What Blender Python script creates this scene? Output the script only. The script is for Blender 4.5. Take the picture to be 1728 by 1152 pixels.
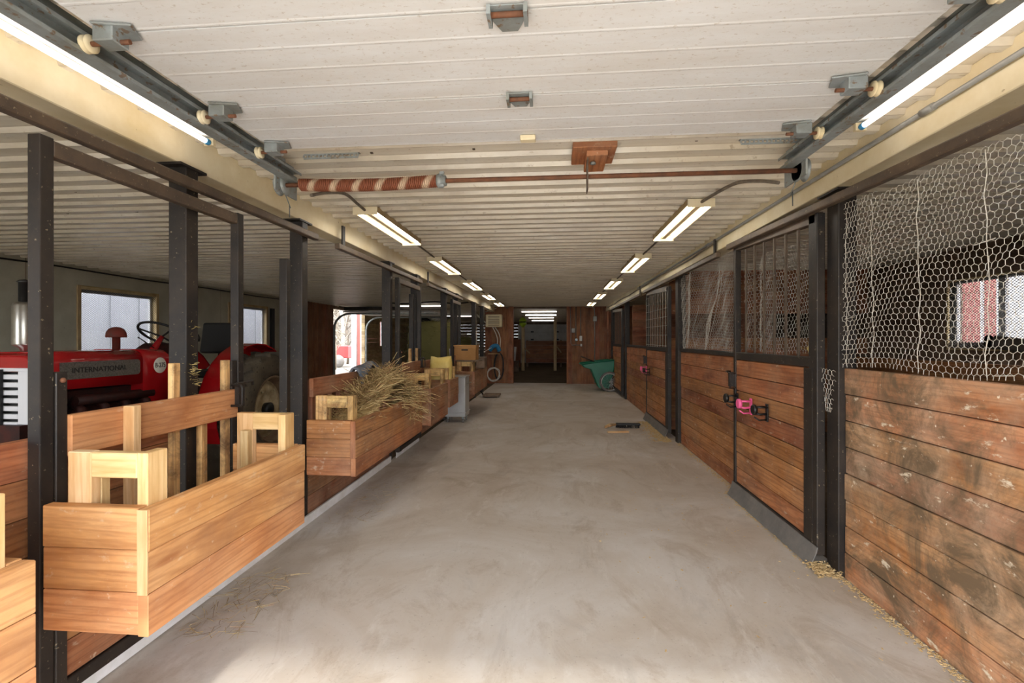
import bpy, math, random
from mathutils import Vector, Matrix
random.seed(7)
R = random.random
def rr(a, b): return a + (b - a) * random.random()
PI = math.pi
for o in list(bpy.data.objects): bpy.data.objects.remove(o)
SC = bpy.context.scene
COL = SC.collection

# ------------------------------------------------------------------ camera, sky, sun, exposure
FPX, VPX, VPY, EYE = 816.0, 935.0, 573.0, 1.40
cam = bpy.data.cameras.new('camera'); cam.sensor_width = 36; cam.lens = FPX / 1728 * 36
cam.shift_y = (VPY - 576) / 1728; cam.clip_start = 0.05; cam.clip_end = 300
camo = bpy.data.objects.new('camera', cam); COL.objects.link(camo)
camo.location = (0, 0, EYE); camo.rotation_euler = (PI / 2, 0, math.atan((VPX - 864) / FPX))
SC.camera = camo
SC.view_settings.view_transform = 'Standard'; SC.view_settings.look = 'None'
SC.view_settings.gamma = 1; SC.view_settings.use_curve_mapping = False
SC.view_settings.exposure = 0.70
SC.cycles.use_denoising = True
SC.cycles.max_bounces = 8; SC.cycles.diffuse_bounces = 5; SC.cycles.glossy_bounces = 3
SC.cycles.sample_clamp_indirect = 6
W = bpy.data.worlds.new('sky'); SC.world = W; W.use_nodes = True
bg = W.node_tree.nodes['Background']; bg.inputs[0].default_value = (0.93, 0.96, 1.0, 1); bg.inputs[1].default_value = 7.5
sun = bpy.data.lights.new('sun', 'SUN'); sun.energy = 1.8; sun.angle = 0.05; sun.color = (1, .93, .82)
suno = bpy.data.objects.new('sun', sun); COL.objects.link(suno)
suno.rotation_euler = (math.radians(50.6), 0, math.radians(3))
for px, pw in ((-.13, 2.74), (-4.9, 1.4)):      # the open doorway, and an unseen pen opening added for light
    pl = bpy.data.lights.new('opening_portal', 'AREA'); pl.shape = 'RECTANGLE'; pl.size = pw; pl.size_y = 2.2
    pl.cycles.is_portal = True
    plo = bpy.data.objects.new('opening_portal', pl); COL.objects.link(plo)
    plo.location = (px, -.56, 1.1); plo.rotation_euler = (PI / 2, 0, 0)
TUBE = 10.0      # fluorescent tube emission

# ------------------------------------------------------------------ materials
def lin(h):
    h = h.lstrip('#'); v = [int(h[i:i + 2], 16) / 255 for i in (0, 2, 4)]
    return tuple([(c / 12.92 if c <= .04045 else ((c + .055) / 1.055) ** 2.4) for c in v] + [1])
class NT:
    def __init__(s, name):
        s.m = bpy.data.materials.new(name); s.m.use_nodes = True
        s.t = s.m.node_tree; s.b = s.t.nodes['Principled BSDF']
    def n(s, typ, **kw):
        nd = s.t.nodes.new(typ)
        for k, v in kw.items():
            if k[0] == 'i': nd.inputs[int(k[1:])].default_value = v
            else: setattr(nd, k, v)
        return nd
    def l(s, a, b): s.t.links.new(a, b)
    def ramp(s, fac, stops):
        r = s.n('ShaderNodeValToRGB'); e = r.color_ramp.elements
        while len(e) < len(stops): e.new(.5)
        for i, (p, c) in enumerate(stops):
            e[i].position = p; e[i].color = lin(c) if isinstance(c, str) else (c, c, c, 1)
        s.l(fac, r.inputs[0]); return r.outputs[0]
    def mix(s, fac, a, b, mode='MIX'):
        m = s.n('ShaderNodeMix', data_type='RGBA', blend_type=mode)
        for sock, v in ((m.inputs[0], fac), (m.inputs[6], a), (m.inputs[7], b)):
            if hasattr(v, 'node'): s.l(v, sock)
            elif isinstance(v, str): sock.default_value = lin(v)
            elif isinstance(v, (int, float)) and sock.type == 'RGBA': sock.default_value = (v, v, v, 1)
            else: sock.default_value = v
        return m.outputs[2]
    def noise(s, vec, scale, detail=4, rough=.6, dist=0):
        nz = s.n('ShaderNodeTexNoise'); nz.inputs['Scale'].default_value = scale
        nz.inputs['Detail'].default_value = detail; nz.inputs['Roughness'].default_value = rough
        nz.inputs['Distortion'].default_value = dist
        if vec is not None: s.l(vec, nz.inputs['Vector'])
        return nz.outputs['Fac']
    def mapping(s, src, scale):
        mp = s.n('ShaderNodeMapping'); mp.inputs['Scale'].default_value = scale; s.l(src, mp.inputs[0]); return mp.outputs[0]
    def coord(s, kind): return s.n('ShaderNodeTexCoord').outputs[kind]
    def bump(s, h, strength=.3, dist=.01):
        b = s.n('ShaderNodeBump'); b.inputs['Strength'].default_value = strength; b.inputs['Distance'].default_value = dist
        s.l(h, b.inputs['Height']); s.l(b.outputs[0], s.b.inputs['Normal'])
    def col(s, c):
        if hasattr(c, 'node'): s.l(c, s.b.inputs['Base Color'])
        else: s.b.inputs['Base Color'].default_value = lin(c)
    def set(s, rough=.6, metal=0, spec=None):
        s.b.inputs['Roughness'].default_value = rough; s.b.inputs['Metallic'].default_value = metal
        if spec is not None: s.b.inputs['Specular IOR Level'].default_value = spec

def wood(name, base, dark, light, rough=.65, stain=0.25, stain_col='5a4838', scuff=.12, grain=1.0, dust=.3, sth=.47):
    t = NT(name); uv = t.coord('UV'); ob = t.coord('Object')
    g1 = t.noise(t.mapping(uv, (1.1, 17 * grain, 1)), 2.0, 6, .68, .9)
    g2 = t.noise(t.mapping(uv, (.8, 3.2 * grain, 1)), 2.2, 4, .6, .5)
    wv = t.n('ShaderNodeTexWave', wave_type='RINGS', rings_direction='Z')
    wv.inputs['Scale'].default_value = 2.6; wv.inputs['Distortion'].default_value = 5; wv.inputs['Detail'].default_value = 3
    wv.inputs['Detail Scale'].default_value = 1.2
    t.l(t.mapping(uv, (.42, 4.2 * grain, 1)), wv.inputs['Vector'])
    c = t.ramp(g2, [(.3, dark), (.5, base), (.72, light)])
    c = t.mix(t.ramp(g1, [(.33, .62), (.52, 0)]), c, dark)
    c = t.mix(t.ramp(wv.outputs['Fac'], [(.0, .42), (.3, .0), (1, 0)]), c, dark)
    rnd = t.n('ShaderNodeNewGeometry').outputs['Random Per Island']
    hsv = t.n('ShaderNodeHueSaturation')
    mr = t.n('ShaderNodeMapRange'); mr.inputs[3].default_value = .76; mr.inputs[4].default_value = 1.2; t.l(rnd, mr.inputs[0])
    t.l(mr.outputs[0], hsv.inputs['Value']); t.l(c, hsv.inputs['Color'])
    mr2 = t.n('ShaderNodeMapRange'); mr2.inputs[3].default_value = .492; mr2.inputs[4].default_value = .512
    m3 = t.n('ShaderNodeMath', operation='FRACT'); m4 = t.n('ShaderNodeMath', operation='MULTIPLY'); m4.inputs[1].default_value = 7.31
    t.l(rnd, m4.inputs[0]); t.l(m4.outputs[0], m3.inputs[0]); t.l(m3.outputs[0], mr2.inputs[0]); t.l(mr2.outputs[0], hsv.inputs['Hue'])
    c = hsv.outputs[0]
    if dust: c = t.mix(t.ramp(t.noise(ob, 2.1, 6, .7), [(.38, 0), (.75, dust * 1.6)]), c, 'b9a58c')
    if stain: c = t.mix(t.ramp(t.noise(ob, 3.7, 7, .75, .6), [(sth, 0), (sth + .19, stain)]), c, stain_col)
    if scuff:
        c = t.mix(t.ramp(t.noise(t.mapping(ob, (9, 6, 14)), 1.6, 5, .65), [(.62, 0), (.72, scuff * 4)]), c, 'd8c9b0')
        c = t.mix(t.ramp(t.noise(t.mapping(ob, (22, 22, 22)), 1.5, 2, .5), [(.72, 0), (.77, scuff * 3)]), c, 'e6d8c0')
    kv = t.n('ShaderNodeTexVoronoi'); kv.inputs['Scale'].default_value = 1; t.l(t.mapping(uv, (1.5, 6.5, 1)), kv.inputs['Vector'])
    c = t.mix(t.ramp(kv.outputs['Distance'], [(.0, .75), (.07, .45), (.11, 0)]), c, dark)
    t.col(c); t.set(rough, 0, .3); t.bump(g1, .25, .004); return t.m

def plain(name, c, rough=.5, metal=0, spec=None, var=None, vs=6, speck=None, sscale=60, sth=.66, bump=0):
    t = NT(name); ob = t.coord('Object'); k = c
    if var: k = t.mix(t.ramp(t.noise(ob, vs, 5, .65), [(.35, 0), (.7, 1)]), c, var)
    if speck: k = t.mix(t.ramp(t.noise(ob, sscale, 3, .6), [(sth, 0), (sth + .06, .8)]), k, speck)
    t.col(k); t.set(rough, metal, spec)
    if bump: t.bump(t.noise(ob, vs * 4, 4), bump, .005)
    return t.m

M = {}
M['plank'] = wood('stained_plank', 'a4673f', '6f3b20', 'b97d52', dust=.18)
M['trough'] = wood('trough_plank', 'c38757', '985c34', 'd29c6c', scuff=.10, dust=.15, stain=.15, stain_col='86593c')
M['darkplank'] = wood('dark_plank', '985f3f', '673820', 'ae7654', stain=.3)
M['wornplank'] = wood('worn_plank', 'b67a50', '80492b', 'c8946a', stain=.95, stain_col='6a5843', scuff=.3, dust=.5, sth=.42)
M['pine'] = wood('pine', 'd6b284', 'bd8f5c', 'e2c79e', scuff=0, stain=.12, stain_col='a87a4c', dust=0)
M['dirtypine'] = wood('dirty_pine', 'd2a76e', '8f663e', 'e2c088', scuff=.05, stain=.9, stain_col='4e3826', dust=.1)
M['redboard'] = wood('red_board', '90573a', '643620', 'a86c48', stain=.2, scuff=.03, dust=.15)
M['tanboard'] = wood('tan_board', 'bda47c', '957a54', 'ccb890', stain=.3, scuff=.0, dust=.1)
M['olddark'] = wood('old_dark_wood', '665040', '42322a', '7c6654', stain=.5, scuff=.05)
M['steel'] = plain('black_steel', '1f1c1b', .52, .1, .4, '382f27', 5, '8f8168', 55, .665, .08)
M['rustysteel'] = plain('brown_steel', '4d4239', .5, .25, .4, '6a5846', 7, '9a8a70', 70, .65, .1)
M['galv'] = plain('galvanized', '8f979a', .38, .75, .5, '6d7370', 5, '5a4a38', 40, .68)
M['galvdull'] = plain('dull_galvanized', '9da5a7', .5, .3, .5, '7f8078', 7, '7a6044', 32, .6)
M['rust'] = plain('rusty_iron', '80543c', .75, .15, .3, '5c4234', 18)
M['cream'] = plain('cream_paint', 'e6dabc', .62, 0, .3, 'd2bf94', 2.5, '8a7048', 26, .70)
M['ply'] = plain('white_plywood', 'cbc8b6', .72, 0, .25, 'b6b29e', 2.2, '6e6658', 24, .71)
M['board_white'] = plain('white_board', 'd8d8d4', .6, 0, .3, 'bebeb8', 2)
M['dustytin'] = plain('dusty_tin', 'b39c74', .6, 0, .3, '9c8660', 5)
M['plastic_white'] = plain('white_plastic', 'e8e8e4', .4, 0, .5, 'd0cdc4', 3)
M['plastic_skirt'] = plain('white_plastic_skirt', 'f0f0f2', .45, 0, .4, 'd6d4d0', 5)
M['rubber'] = plain('black_rubber', '656361', .5, 0, .4, '7d7974', 7)
M['tyre'] = plain('tyre_rubber', '4a443c', .85, 0, .25, '6d6250', 5, '302c28', 20, .62, .2)
M['redpaint'] = plain('red_paint', 'b01018', .22, 0, .5, '9a0d14', 3)
M['redpaint'].node_tree.nodes['Principled BSDF'].inputs['Coat Weight'].default_value = .5
M['redrust'] = plain('faded_red_paint', '7c2a20', .6, 0, .3, '5e3a30', 9)
M['grille_white'] = plain('white_enamel', 'e6e6ea', .3, 0, .5)
M['black'] = plain('black_paint', '141312', .45, 0, .5)
M['blackmatte'] = plain('black_vinyl', '1b1a19', .6, 0, .4)
M['engine'] = plain('greasy_iron', '241a18', .6, .3, .4, '4a2018', 9)
M['alu'] = plain('aluminium', 'c2bfb8', .3, .9, .5, 'a8a59c', 7)
M['steelbin'] = plain('stainless_sheet', 'c6c8ca', .3, .5, .5, 'b6b8b8', 2)
M['rimbeige'] = plain('beige_rim', 'c9b996', .6, 0, .35, '8a7450', 6)
M['rimbrown'] = plain('brown_rim', '6e5240', .6, 0, .35, '8a7a60', 8)
M['lettering'] = plain('dark_lettering', '3a3836', .4, .4)
M['badge_white'] = plain('badge_white', 'e8e6da', .35)
M['badge_black'] = plain('badge_black', '26222a', .4)
M['gauze'] = plain('pierced_grille', '96928a', .4, .6, .5, '5e5a54', 120)
M['zinc'] = plain('zinc_wire', 'dedad0', .45, .1, .5, 'a89c88', 30)
M['screen'] = plain('screen_wire', '55524e', .6, .1)
M['pink'] = plain('pink_plastic', 'f0629a', .4)
M['green'] = plain('green_plastic', '167a5c', .4, 0, .5, '0f6a50', 4)
M['yellowbag'] = plain('yellow_sack', 'e8d48c', .6, 0, .3, 'd6b85c', 4, bump=.4)
M['cardboard'] = plain('cardboard', 'b88a58', .8, 0, .2, 'a87a4a', 3)
M['cloth'] = plain('grey_cloth', '84848a', .9, 0, .2, '56606c', 9, bump=.5)
M['blue'] = plain('blue_plastic', '2f7fae', .5)
M['cable_white'] = plain('white_cable', 'cfcac0', .5)
M['cable_dark'] = plain('dark_cable', '5a5148', .6, 0, .4, '7d7262', 14)
M['conduit'] = plain('grey_conduit', '9a9a96', .45, .4, .5, '84827c', 9)
M['lime'] = plain('lime_plastic', 'a8c832', .45)
def strawmat(name, stops):
    t = NT(name); t.col(t.ramp(t.n('ShaderNodeNewGeometry').outputs['Random Per Island'], stops)); t.set(.8, 0, .25); return t.m
M['hay'] = strawmat('hay', [(.0, '6e5438'), (.22, '94784e'), (.42, '9a8658'), (.62, 'b99e6c'), (.84, 'd0ba88'), (1, '8e5c42')])
M['balehay'] = strawmat('bale_hay', [(.0, '6a6440'), (.5, '8a8452'), (1, 'aaa06a')])
M['hay2'] = plain('hay_pale', 'cdb87c', .85, 0, .2, 'a38c54', 9)
M['shavings'] = plain('wood_shavings', 'd6bd90', .85, 0, .2, 'b89a68', 40)
M['grain'] = plain('dark_feed', '2f4038', .8, 0, .2, '1c2622', 20)
M['bristle'] = plain('black_bristle', '1c1a1a', .8)
M['paper'] = plain('cup_paper', 'e4e2e4', .6)
M['red'] = plain('red_trailer_paint', '9a3030', .6)
M['bark'] = plain('bark', '6e665c', .9, 0, .2, '4a433b', 4)
M['birch'] = plain('pale_bark', 'b0a898', .9, 0, .2, '7e766a', 3)
M['logend'] = plain('log_end', 'cdae80', .8, 0, .2, 'a88658', 12)
M['gravel'] = plain('gravel', '777168', .95, 0, .2, '665f54', 1.2, '57524a', 30, .6)
M['bounce_slab'] = plain('pale_bounce_slab', 'd2cdc4', .9, 0, .2, 'c2bcb2', 1.2)
M['dirt'] = plain('dirt_floor', '685947', .95, 0, .15, '524536', 1.3, '9a8a6c', 25, .66)
M['brush'] = plain('winter_brush', '453f39', .95, 0, .1, '332e29', .8, '6a645c', 5, .55)
M['siding_pale'] = plain('pale_siding', '85878d', .6, 0, .3, '7a7c84', 2)
M['siding_red'] = plain('red_siding', '965c56', .6, 0, .3, '8c544e', 2)
M['white_trim'] = plain('white_trim', 'b8b8ba', .5)
t = NT('tube_glow'); t.b.inputs['Emission Color'].default_value = (1.0, .95, .86, 1); t.b.inputs['Emission Strength'].default_value = TUBE
t.col('f4f2ee'); M['tube'] = t.m
t = NT('tube_glow_dim'); t.b.inputs['Emission Color'].default_value = (1.0, .88, .78, 1); t.b.inputs['Emission Strength'].default_value = 3.6
t.col('f4f2ee'); M['tubedim'] = t.m
t = NT('glass'); t.set(.02); t.col('f4f8f8'); t.b.inputs['Transmission Weight'].default_value = 0; t.b.inputs['Alpha'].default_value = .12
M['glass'] = t.m
# white ribbed metal with dust and painted rib shade
def ribbed(name, base, dusty, fly, lines=None):
    t = NT(name); ob = t.coord('Object')
    if lines:   # grime plus painted-in rib shadow along both flanks of every rib
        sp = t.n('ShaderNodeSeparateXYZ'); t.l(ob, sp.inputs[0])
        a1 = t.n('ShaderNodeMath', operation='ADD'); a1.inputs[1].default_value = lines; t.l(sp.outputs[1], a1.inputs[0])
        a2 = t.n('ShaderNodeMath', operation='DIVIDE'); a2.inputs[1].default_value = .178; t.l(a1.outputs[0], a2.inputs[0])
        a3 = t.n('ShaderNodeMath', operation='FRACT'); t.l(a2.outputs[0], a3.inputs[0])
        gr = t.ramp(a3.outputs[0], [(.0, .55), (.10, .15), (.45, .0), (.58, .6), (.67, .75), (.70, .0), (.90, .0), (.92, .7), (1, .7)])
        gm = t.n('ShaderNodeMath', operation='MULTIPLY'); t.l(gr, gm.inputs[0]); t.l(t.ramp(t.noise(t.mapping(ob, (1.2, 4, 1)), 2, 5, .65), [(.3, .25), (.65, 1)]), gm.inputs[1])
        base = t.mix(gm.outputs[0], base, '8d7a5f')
    c = t.mix(t.ramp(t.noise(t.mapping(ob, (.5, 2.4, 1)), 1.4, 5, .65), [(.35, 0), (.72, .85)]), base, dusty)
    c = t.mix(t.ramp(t.noise(t.mapping(ob, (14, 30, 14)), 1.5, 4, .7), [(.60, 0), (.70, .6)]), c, fly)
    t.col(c); t.set(.30, 0, .6); return t.m
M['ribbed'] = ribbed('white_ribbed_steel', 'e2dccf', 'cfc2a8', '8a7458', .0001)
t = NT('white_door_skin'); ob = t.coord('Object')
c = t.mix(t.ramp(t.noise(t.mapping(ob, (.5, 2.4, 1)), 1.5, 6, .7), [(.38, 0), (.72, .8)]), 'dcdddd', 'c9c3ba')
c = t.mix(t.ramp(t.noise(t.mapping(ob, (26, 44, 30)), 1.5, 5, .75), [(.57, 0), (.68, .55)]), c, '9c8768')
t.col(c); t.set(.45, 0, .4); M['doorskin'] = t.m
# concrete
t = NT('concrete'); ob = t.coord('Object')
c = t.ramp(t.noise(ob, .7, 8, .66, .8), [(.3, 'aea192'), (.47, 'bfb6ab'), (.62, 'cbc6c0'), (.75, 'd4d1cf')])
c = t.mix(t.ramp(t.noise(t.mapping(ob, (1.5, .8, 1)), 1.3, 8, .74, 1.4), [(.52, 0), (.68, .5)]), c, '96836c')
c = t.mix(t.ramp(t.noise(t.mapping(ob, (2.2, 1, 1)), 1.1, 6, .7, .8), [(.56, 0), (.7, .45)]), c, 'a39d96')
c = t.mix(t.ramp(t.noise(t.mapping(ob, (3, 1, 1)), 2.3, 7, .7), [(.58, 0), (.75, .55)]), c, 'dedbd6')
c = t.mix(t.ramp(t.noise(t.mapping(ob, (7, .7, 1)), 1.0, 5, .7), [(.6, 0), (.72, .3)]), c, 'cfc8bb')
c = t.mix(t.ramp(t.noise(ob, 55, 3, .7), [(.62, 0), (.72, .35)]), c, '7d7062')
t.col(c); t.set(.62, 0, .35); t.bump(t.noise(ob, 30, 4), .12, .004); M['concrete'] = t.m
# spring stripes
t = NT('striped_spring'); ob = t.coord('Object'); sx = t.n('ShaderNodeSeparateXYZ'); t.l(ob, sx.inputs[0])
ma = t.n('ShaderNodeMath', operation='MULTIPLY'); ma.inputs[1].default_value = -.62; t.l(sx.outputs[2], ma.inputs[0])
ad = t.n('ShaderNodeMath', operation='ADD'); t.l(sx.outputs[0], ad.inputs[0]); t.l(ma.outputs[0], ad.inputs[1])
mu = t.n('ShaderNodeMath', operation='MULTIPLY'); mu.inputs[1].default_value = 7.4; t.l(ad.outputs[0], mu.inputs[0])
fr = t.n('ShaderNodeMath', operation='FRACT'); t.l(mu.outputs[0], fr.inputs[0])
t.col(t.mix(t.ramp(fr.outputs[0], [(.0, 0), (.60, 0), (.72, 1), (.88, 1), (1.0, 0)]), '80482f', 'c0a68c')); t.set(.6, .1); M['spring'] = t.m

# ------------------------------------------------------------------ mesh builder
class MB:
    def __init__(s): s.v = []; s.f = []; s.uv = []; s.sm = []
    def face(s, idx, uv=None, sm=False):
        s.f.append(idx); s.uv.append(uv or [(s.v[i][0] + s.v[i][2] * .3, s.v[i][1] + s.v[i][2]) for i in idx]); s.sm.append(sm)
    def obox(s, c, size, rot=None):
        """box of given size; uv runs along its longest axis"""
        hx, hy, hz = [q / 2 for q in size]; b = len(s.v); c = Vector(c)
        loc = [Vector((x * hx, y * hy, z * hz)) for x in (-1, 1) for y in (-1, 1) for z in (-1, 1)]
        for p in loc: s.v.append(tuple(c + (rot @ p if rot else p)))
        L = max(range(3), key=lambda i: size[i]); ou, ov = rr(0, 40), rr(0, 40)
        oth = [i for i in range(3) if i != L]
        for q in ((0, 1, 3, 2), (4, 6, 7, 5), (0, 4, 5, 1), (2, 3, 7, 6), (0, 2, 6, 4), (1, 5, 7, 3)):
            ps = [loc[i] for i in q]; ax = [i for i in range(3) if max(p[i] for p in ps) - min(p[i] for p in ps) > 1e-9]
            if L in ax:
                a2 = [i for i in ax if i != L]; a2 = a2[0] if a2 else oth[0]
                uv = [(p[L] + ou, p[a2] + ov + (.31 if a2 == oth[1] else 0)) for p in ps]
            else: uv = [(p[oth[0]] * .05 + ou, p[oth[1]] * .1 + ov) for p in ps]
            s.face([b + i for i in q], uv)
        return s
    def box(s, x0, x1, y0, y1, z0, z1): return s.obox(((x0 + x1) / 2, (y0 + y1) / 2, (z0 + z1) / 2), (abs(x1 - x0), abs(y1 - y0), abs(z1 - z0)))
    def bar(s, a, b, w, h=None, up=(0, 0, 1)):
        a, b = Vector(a), Vector(b); d = b - a; z = d.normalized(); u = Vector(up)
        if abs(z.dot(u)) > .98: u = Vector((1, 0, 0))
        x = u.cross(z).normalized(); y = z.cross(x)
        return s.obox((a + b) / 2, (w, h or w, d.length), Matrix((x, y, z)).transposed())
    def tube(s, pts, r, n=8, closed=False, cap=True, sm=True):
        pts = [Vector(p) for p in pts]; N = len(pts); b = len(s.v); prev = None
        for i, p in enumerate(pts):
            if closed: d = pts[(i + 1) % N] - pts[i - 1]
            else: d = pts[min(i + 1, N - 1)] - pts[max(i - 1, 0)]
            d.normalize()
            if prev is None:
                u = Vector((0, 0, 1)) if abs(d.z) < .9 else Vector((1, 0, 0)); x = u.cross(d).normalized()
            else:
                x = (prev - d * prev.dot(d)); x = x.normalized() if x.length > 1e-6 else Vector((1, 0, 0))
            prev = x; y = d.cross(x); ri = r[i] if isinstance(r, (list, tuple)) else r
            for k in range(n):
                a = 2 * PI * k / n; s.v.append(tuple(p + (x * math.cos(a) + y * math.sin(a)) * ri))
        for i in range(N if closed else N - 1):
            j = (i + 1) % N
            for k in range(n):
                k2 = (k + 1) % n; s.face([b + i * n + k, b + i * n + k2, b + j * n + k2, b + j * n + k], None, sm)
        if cap and not closed:
            s.face([b + k for k in range(n)][::-1]); s.face([b + (N - 1) * n + k for k in range(n)])
        return s
    def lathe(s, prof, c, axis='Z', n=24, sm=True, cap=True):
        """prof: (radius, height) pairs round an axis through c"""
        b = len(s.v); c = Vector(c)
        for r, h in prof:
            for k in range(n):
                a = 2 * PI * k / n; p, q = r * math.cos(a), r * math.sin(a)
                s.v.append(tuple(c + Vector({'Z': (p, q, h), 'X': (h, p, q), 'Y': (q, h, p)}[axis])))
        for i in range(len(prof) - 1):
            for k in range(n):
                k2 = (k + 1) % n; s.face([b + i * n + k, b + i * n + k2, b + (i + 1) * n + k2, b + (i + 1) * n + k], None, sm)
        if cap and prof[0][0] > 1e-4: s.face([b + k for k in range(n)][::-1])
        if cap and prof[-1][0] > 1e-4: s.face([b + (len(prof) - 1) * n + k for k in range(n)])
        return s
    def prism(s, poly, axis, t0, t1, sm=False):
        """poly in the two other axes (in xyz order), extruded along axis"""
        n = len(poly); b = len(s.v)
        for t_ in (t0, t1):
            for p, q in poly: s.v.append({'X': (t_, p, q), 'Y': (p, t_, q), 'Z': (p, q, t_)}[axis])
        for k in range(n):
            k2 = (k + 1) % n; s.face([b + k, b + k2, b + n + k2, b + n + k], None, sm)
        s.face([b + k for k in range(n)][::-1]); s.face([b + n + k for k in range(n)]); return s
    def loft(s, rings, sm=True, cap=True):
        n = len(rings[0]); b = len(s.v)
        for rg in rings: s.v += [tuple(p) for p in rg]
        for i in range(len(rings) - 1):
            for k in range(n):
                k2 = (k + 1) % n; s.face([b + i * n + k, b + i * n + k2, b + (i + 1) * n + k2, b + (i + 1) * n + k], None, sm)
        if cap: s.face([b + k for k in range(n)][::-1]); s.face([b + (len(rings) - 1) * n + k for k in range(n)])
        return s
    def wire(s, a, b, r):
        """thin three-sided wire"""
        a, b = Vector(a), Vector(b); d = (b - a)
        if d.length < 1e-6: return
        d.normalize(); u = Vector((0, 0, 1)) if abs(d.z) < .9 else Vector((1, 0, 0)); x = u.cross(d).normalized(); y = d.cross(x); k = len(s.v)
        for p in (a, b):
            for t_ in (0, 2.094, 4.189): s.v.append(tuple(p + (x * math.cos(t_) + y * math.sin(t_)) * r))
        for i in range(3):
            j = (i + 1) % 3; s.face([k + i, k + j, k + 3 + j, k + 3 + i], [(0, 0)] * 4)
    def build(s, name, mat, parent=None, bevel=0, seg=1, loc=None):
        me = bpy.data.meshes.new(name); o = bpy.data.objects.new(name, me); COL.objects.link(o)
        if parent is not None:
            r = parent
            while r.parent: r = r.parent
            off = Vector(r.location)
        else:
            if loc is None:
                xs, ys, zs = zip(*s.v); loc = ((min(xs) + max(xs)) / 2, (min(ys) + max(ys)) / 2, min(zs))
            off = Vector(loc); o.location = off
        me.from_pydata([tuple(Vector(p) - off) for p in s.v], [], s.f)
        ul = me.uv_layers.new(name='UVMap'); flat = []
        for u in s.uv:
            for p in u: flat += [p[0], p[1]]
        ul.data.foreach_set('uv', flat); me.polygons.foreach_set('use_smooth', s.sm)
        me.materials.append(M[mat] if isinstance(mat, str) else mat); me.validate(); me.update()
        if parent is not None: o.parent = parent
        if bevel:
            bv = o.modifiers.new('edge', 'BEVEL'); bv.width = bevel; bv.segments = seg; bv.limit_method = 'ANGLE'
        return o
def tag(o, label, cat, group=None, kind=None):
    o['label'] = label; o['category'] = cat
    if group: o['group'] = group
    if kind: o['kind'] = kind
    return o
def thing(name, label, cat, loc, group=None, kind=None):
    o = bpy.data.objects.new(name, None); COL.objects.link(o); o.location = loc; o.empty_display_size = .1
    return tag(o, label, cat, group, kind)
def struct(o): o['kind'] = 'structure'; return o
def plab(o, s): o['label'] = s; return o
def dup(root, loc, label=None, rotz=None):
    r = root.copy(); COL.objects.link(r); r.location = loc
    if label: r['label'] = label
    if rotz is not None: r.rotation_euler.z = rotz
    for ch in list(root.children):
        c = ch.copy(); COL.objects.link(c); c.parent = r
        for g in list(ch.children):
            d = g.copy(); COL.objects.link(d); d.parent = c
    return r
def planks_x(mb, x0, x1, y0, y1, z0, z1, n, gap=.004, jit=.003):
    """n horizontal boards running along Y, faces at x"""
    h = (z1 - z0) / n
    for i in range(n):
        j = rr(-jit, jit); mb.box(x0 + j, x1 + j, y0, y1, z0 + i * h + gap / 2, z0 + (i + 1) * h - gap / 2)
    return mb
def planks_y(mb, y0, y1, x0, x1, z0, z1, n, gap=.004, jit=.002):
    h = (z1 - z0) / n
    for i in range(n):
        j = rr(-jit, jit); mb.box(x0, x1, y0 + j, y1 + j, z0 + i * h + gap / 2, z0 + (i + 1) * h - gap / 2)
    return mb
def vplanks_y(mb, y0, y1, x0, x1, z0, z1, w=.14, gap=.003):
    n = max(1, round((x1 - x0) / w)); w = (x1 - x0) / n
    for i in range(n):
        j = rr(-.003, .003); mb.box(x0 + i * w + gap / 2, x0 + (i + 1) * w - gap / 2, y0 + j, y1 + j, z0, z1)
    return mb
def vplanks_x(mb, x0, x1, y0, y1, z0, z1, w=.14, gap=.003):
    n = max(1, round((y1 - y0) / w)); w = (y1 - y0) / n
    for i in range(n):
        j = rr(-.003, .003); mb.box(x0 + j, x1 + j, y0 + i * w + gap / 2, y0 + (i + 1) * w - gap / 2, z0, z1)
    return mb
CEIL = 2.48
YB = 29.0            # back wall of the barn
XL, XR = -6.8, 4.7   # outer walls

# ------------------------------------------------------------------ setting
struct(MB().box(-1.90, 1.74, -.55, 15.7, -.12, 0).build('floor', 'concrete'))
struct(MB().box(XL, -1.90, -.55, YB, -.16, -.012).build('floor_left_pen', 'dirt'))
struct(MB().box(1.74, XR, -.55, YB, -.16, -.012).build('floor_right_pen', 'dirt'))
struct(MB().box(-1.90, 1.74, 15.7, YB, -.16, -.012).build('floor_back', 'dirt'))
struct(MB().box(-60, 60, -60, 80, -.5, -.17).build('ground', 'gravel'))
struct(MB().box(-9, 7, -14, -.56, -.17, -.02).build('floor_bounce_slab', 'bounce_slab'))  # unseen pale slab added outside to bounce light up to the ceiling
# ribbed steel ceiling: trapezoid ribs running across the aisle
mb = MB(); prof = []; y = -.55; P = .178
while y < YB:
    prof += [(y, CEIL), (y + .105, CEIL), (y + .116, CEIL - .026), (y + .160, CEIL - .026), (y + .171, CEIL)]; y += P
prof = [p for p in prof if p[0] <= YB]
for x in (XL - .1, XR + .1):
    for (yy, zz) in prof: mb.v.append((x, yy, zz))
n = len(prof)
for i in range(n - 1): mb.face([i, i + 1, n + i + 1, n + i])
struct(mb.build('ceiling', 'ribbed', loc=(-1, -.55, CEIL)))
struct(MB().box(XL - .3, XR + .3, -.7, YB + .3, CEIL + .03, CEIL + .35).build('roof', 'olddark'))
mb = MB()
for i in range(0, 90, 3):
    for x in [XL + .25 + .61 * k for k in range(19)]:
        y = -.55 + i * .178 + .05 + rr(-.015, .015); xx = x + rr(-.03, .03); mb.box(xx - .007, xx + .007, y - .007, y + .007, CEIL - .007, CEIL + .001)
struct(mb.build('trim_ceiling_screws', 'rustysteel'))
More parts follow.
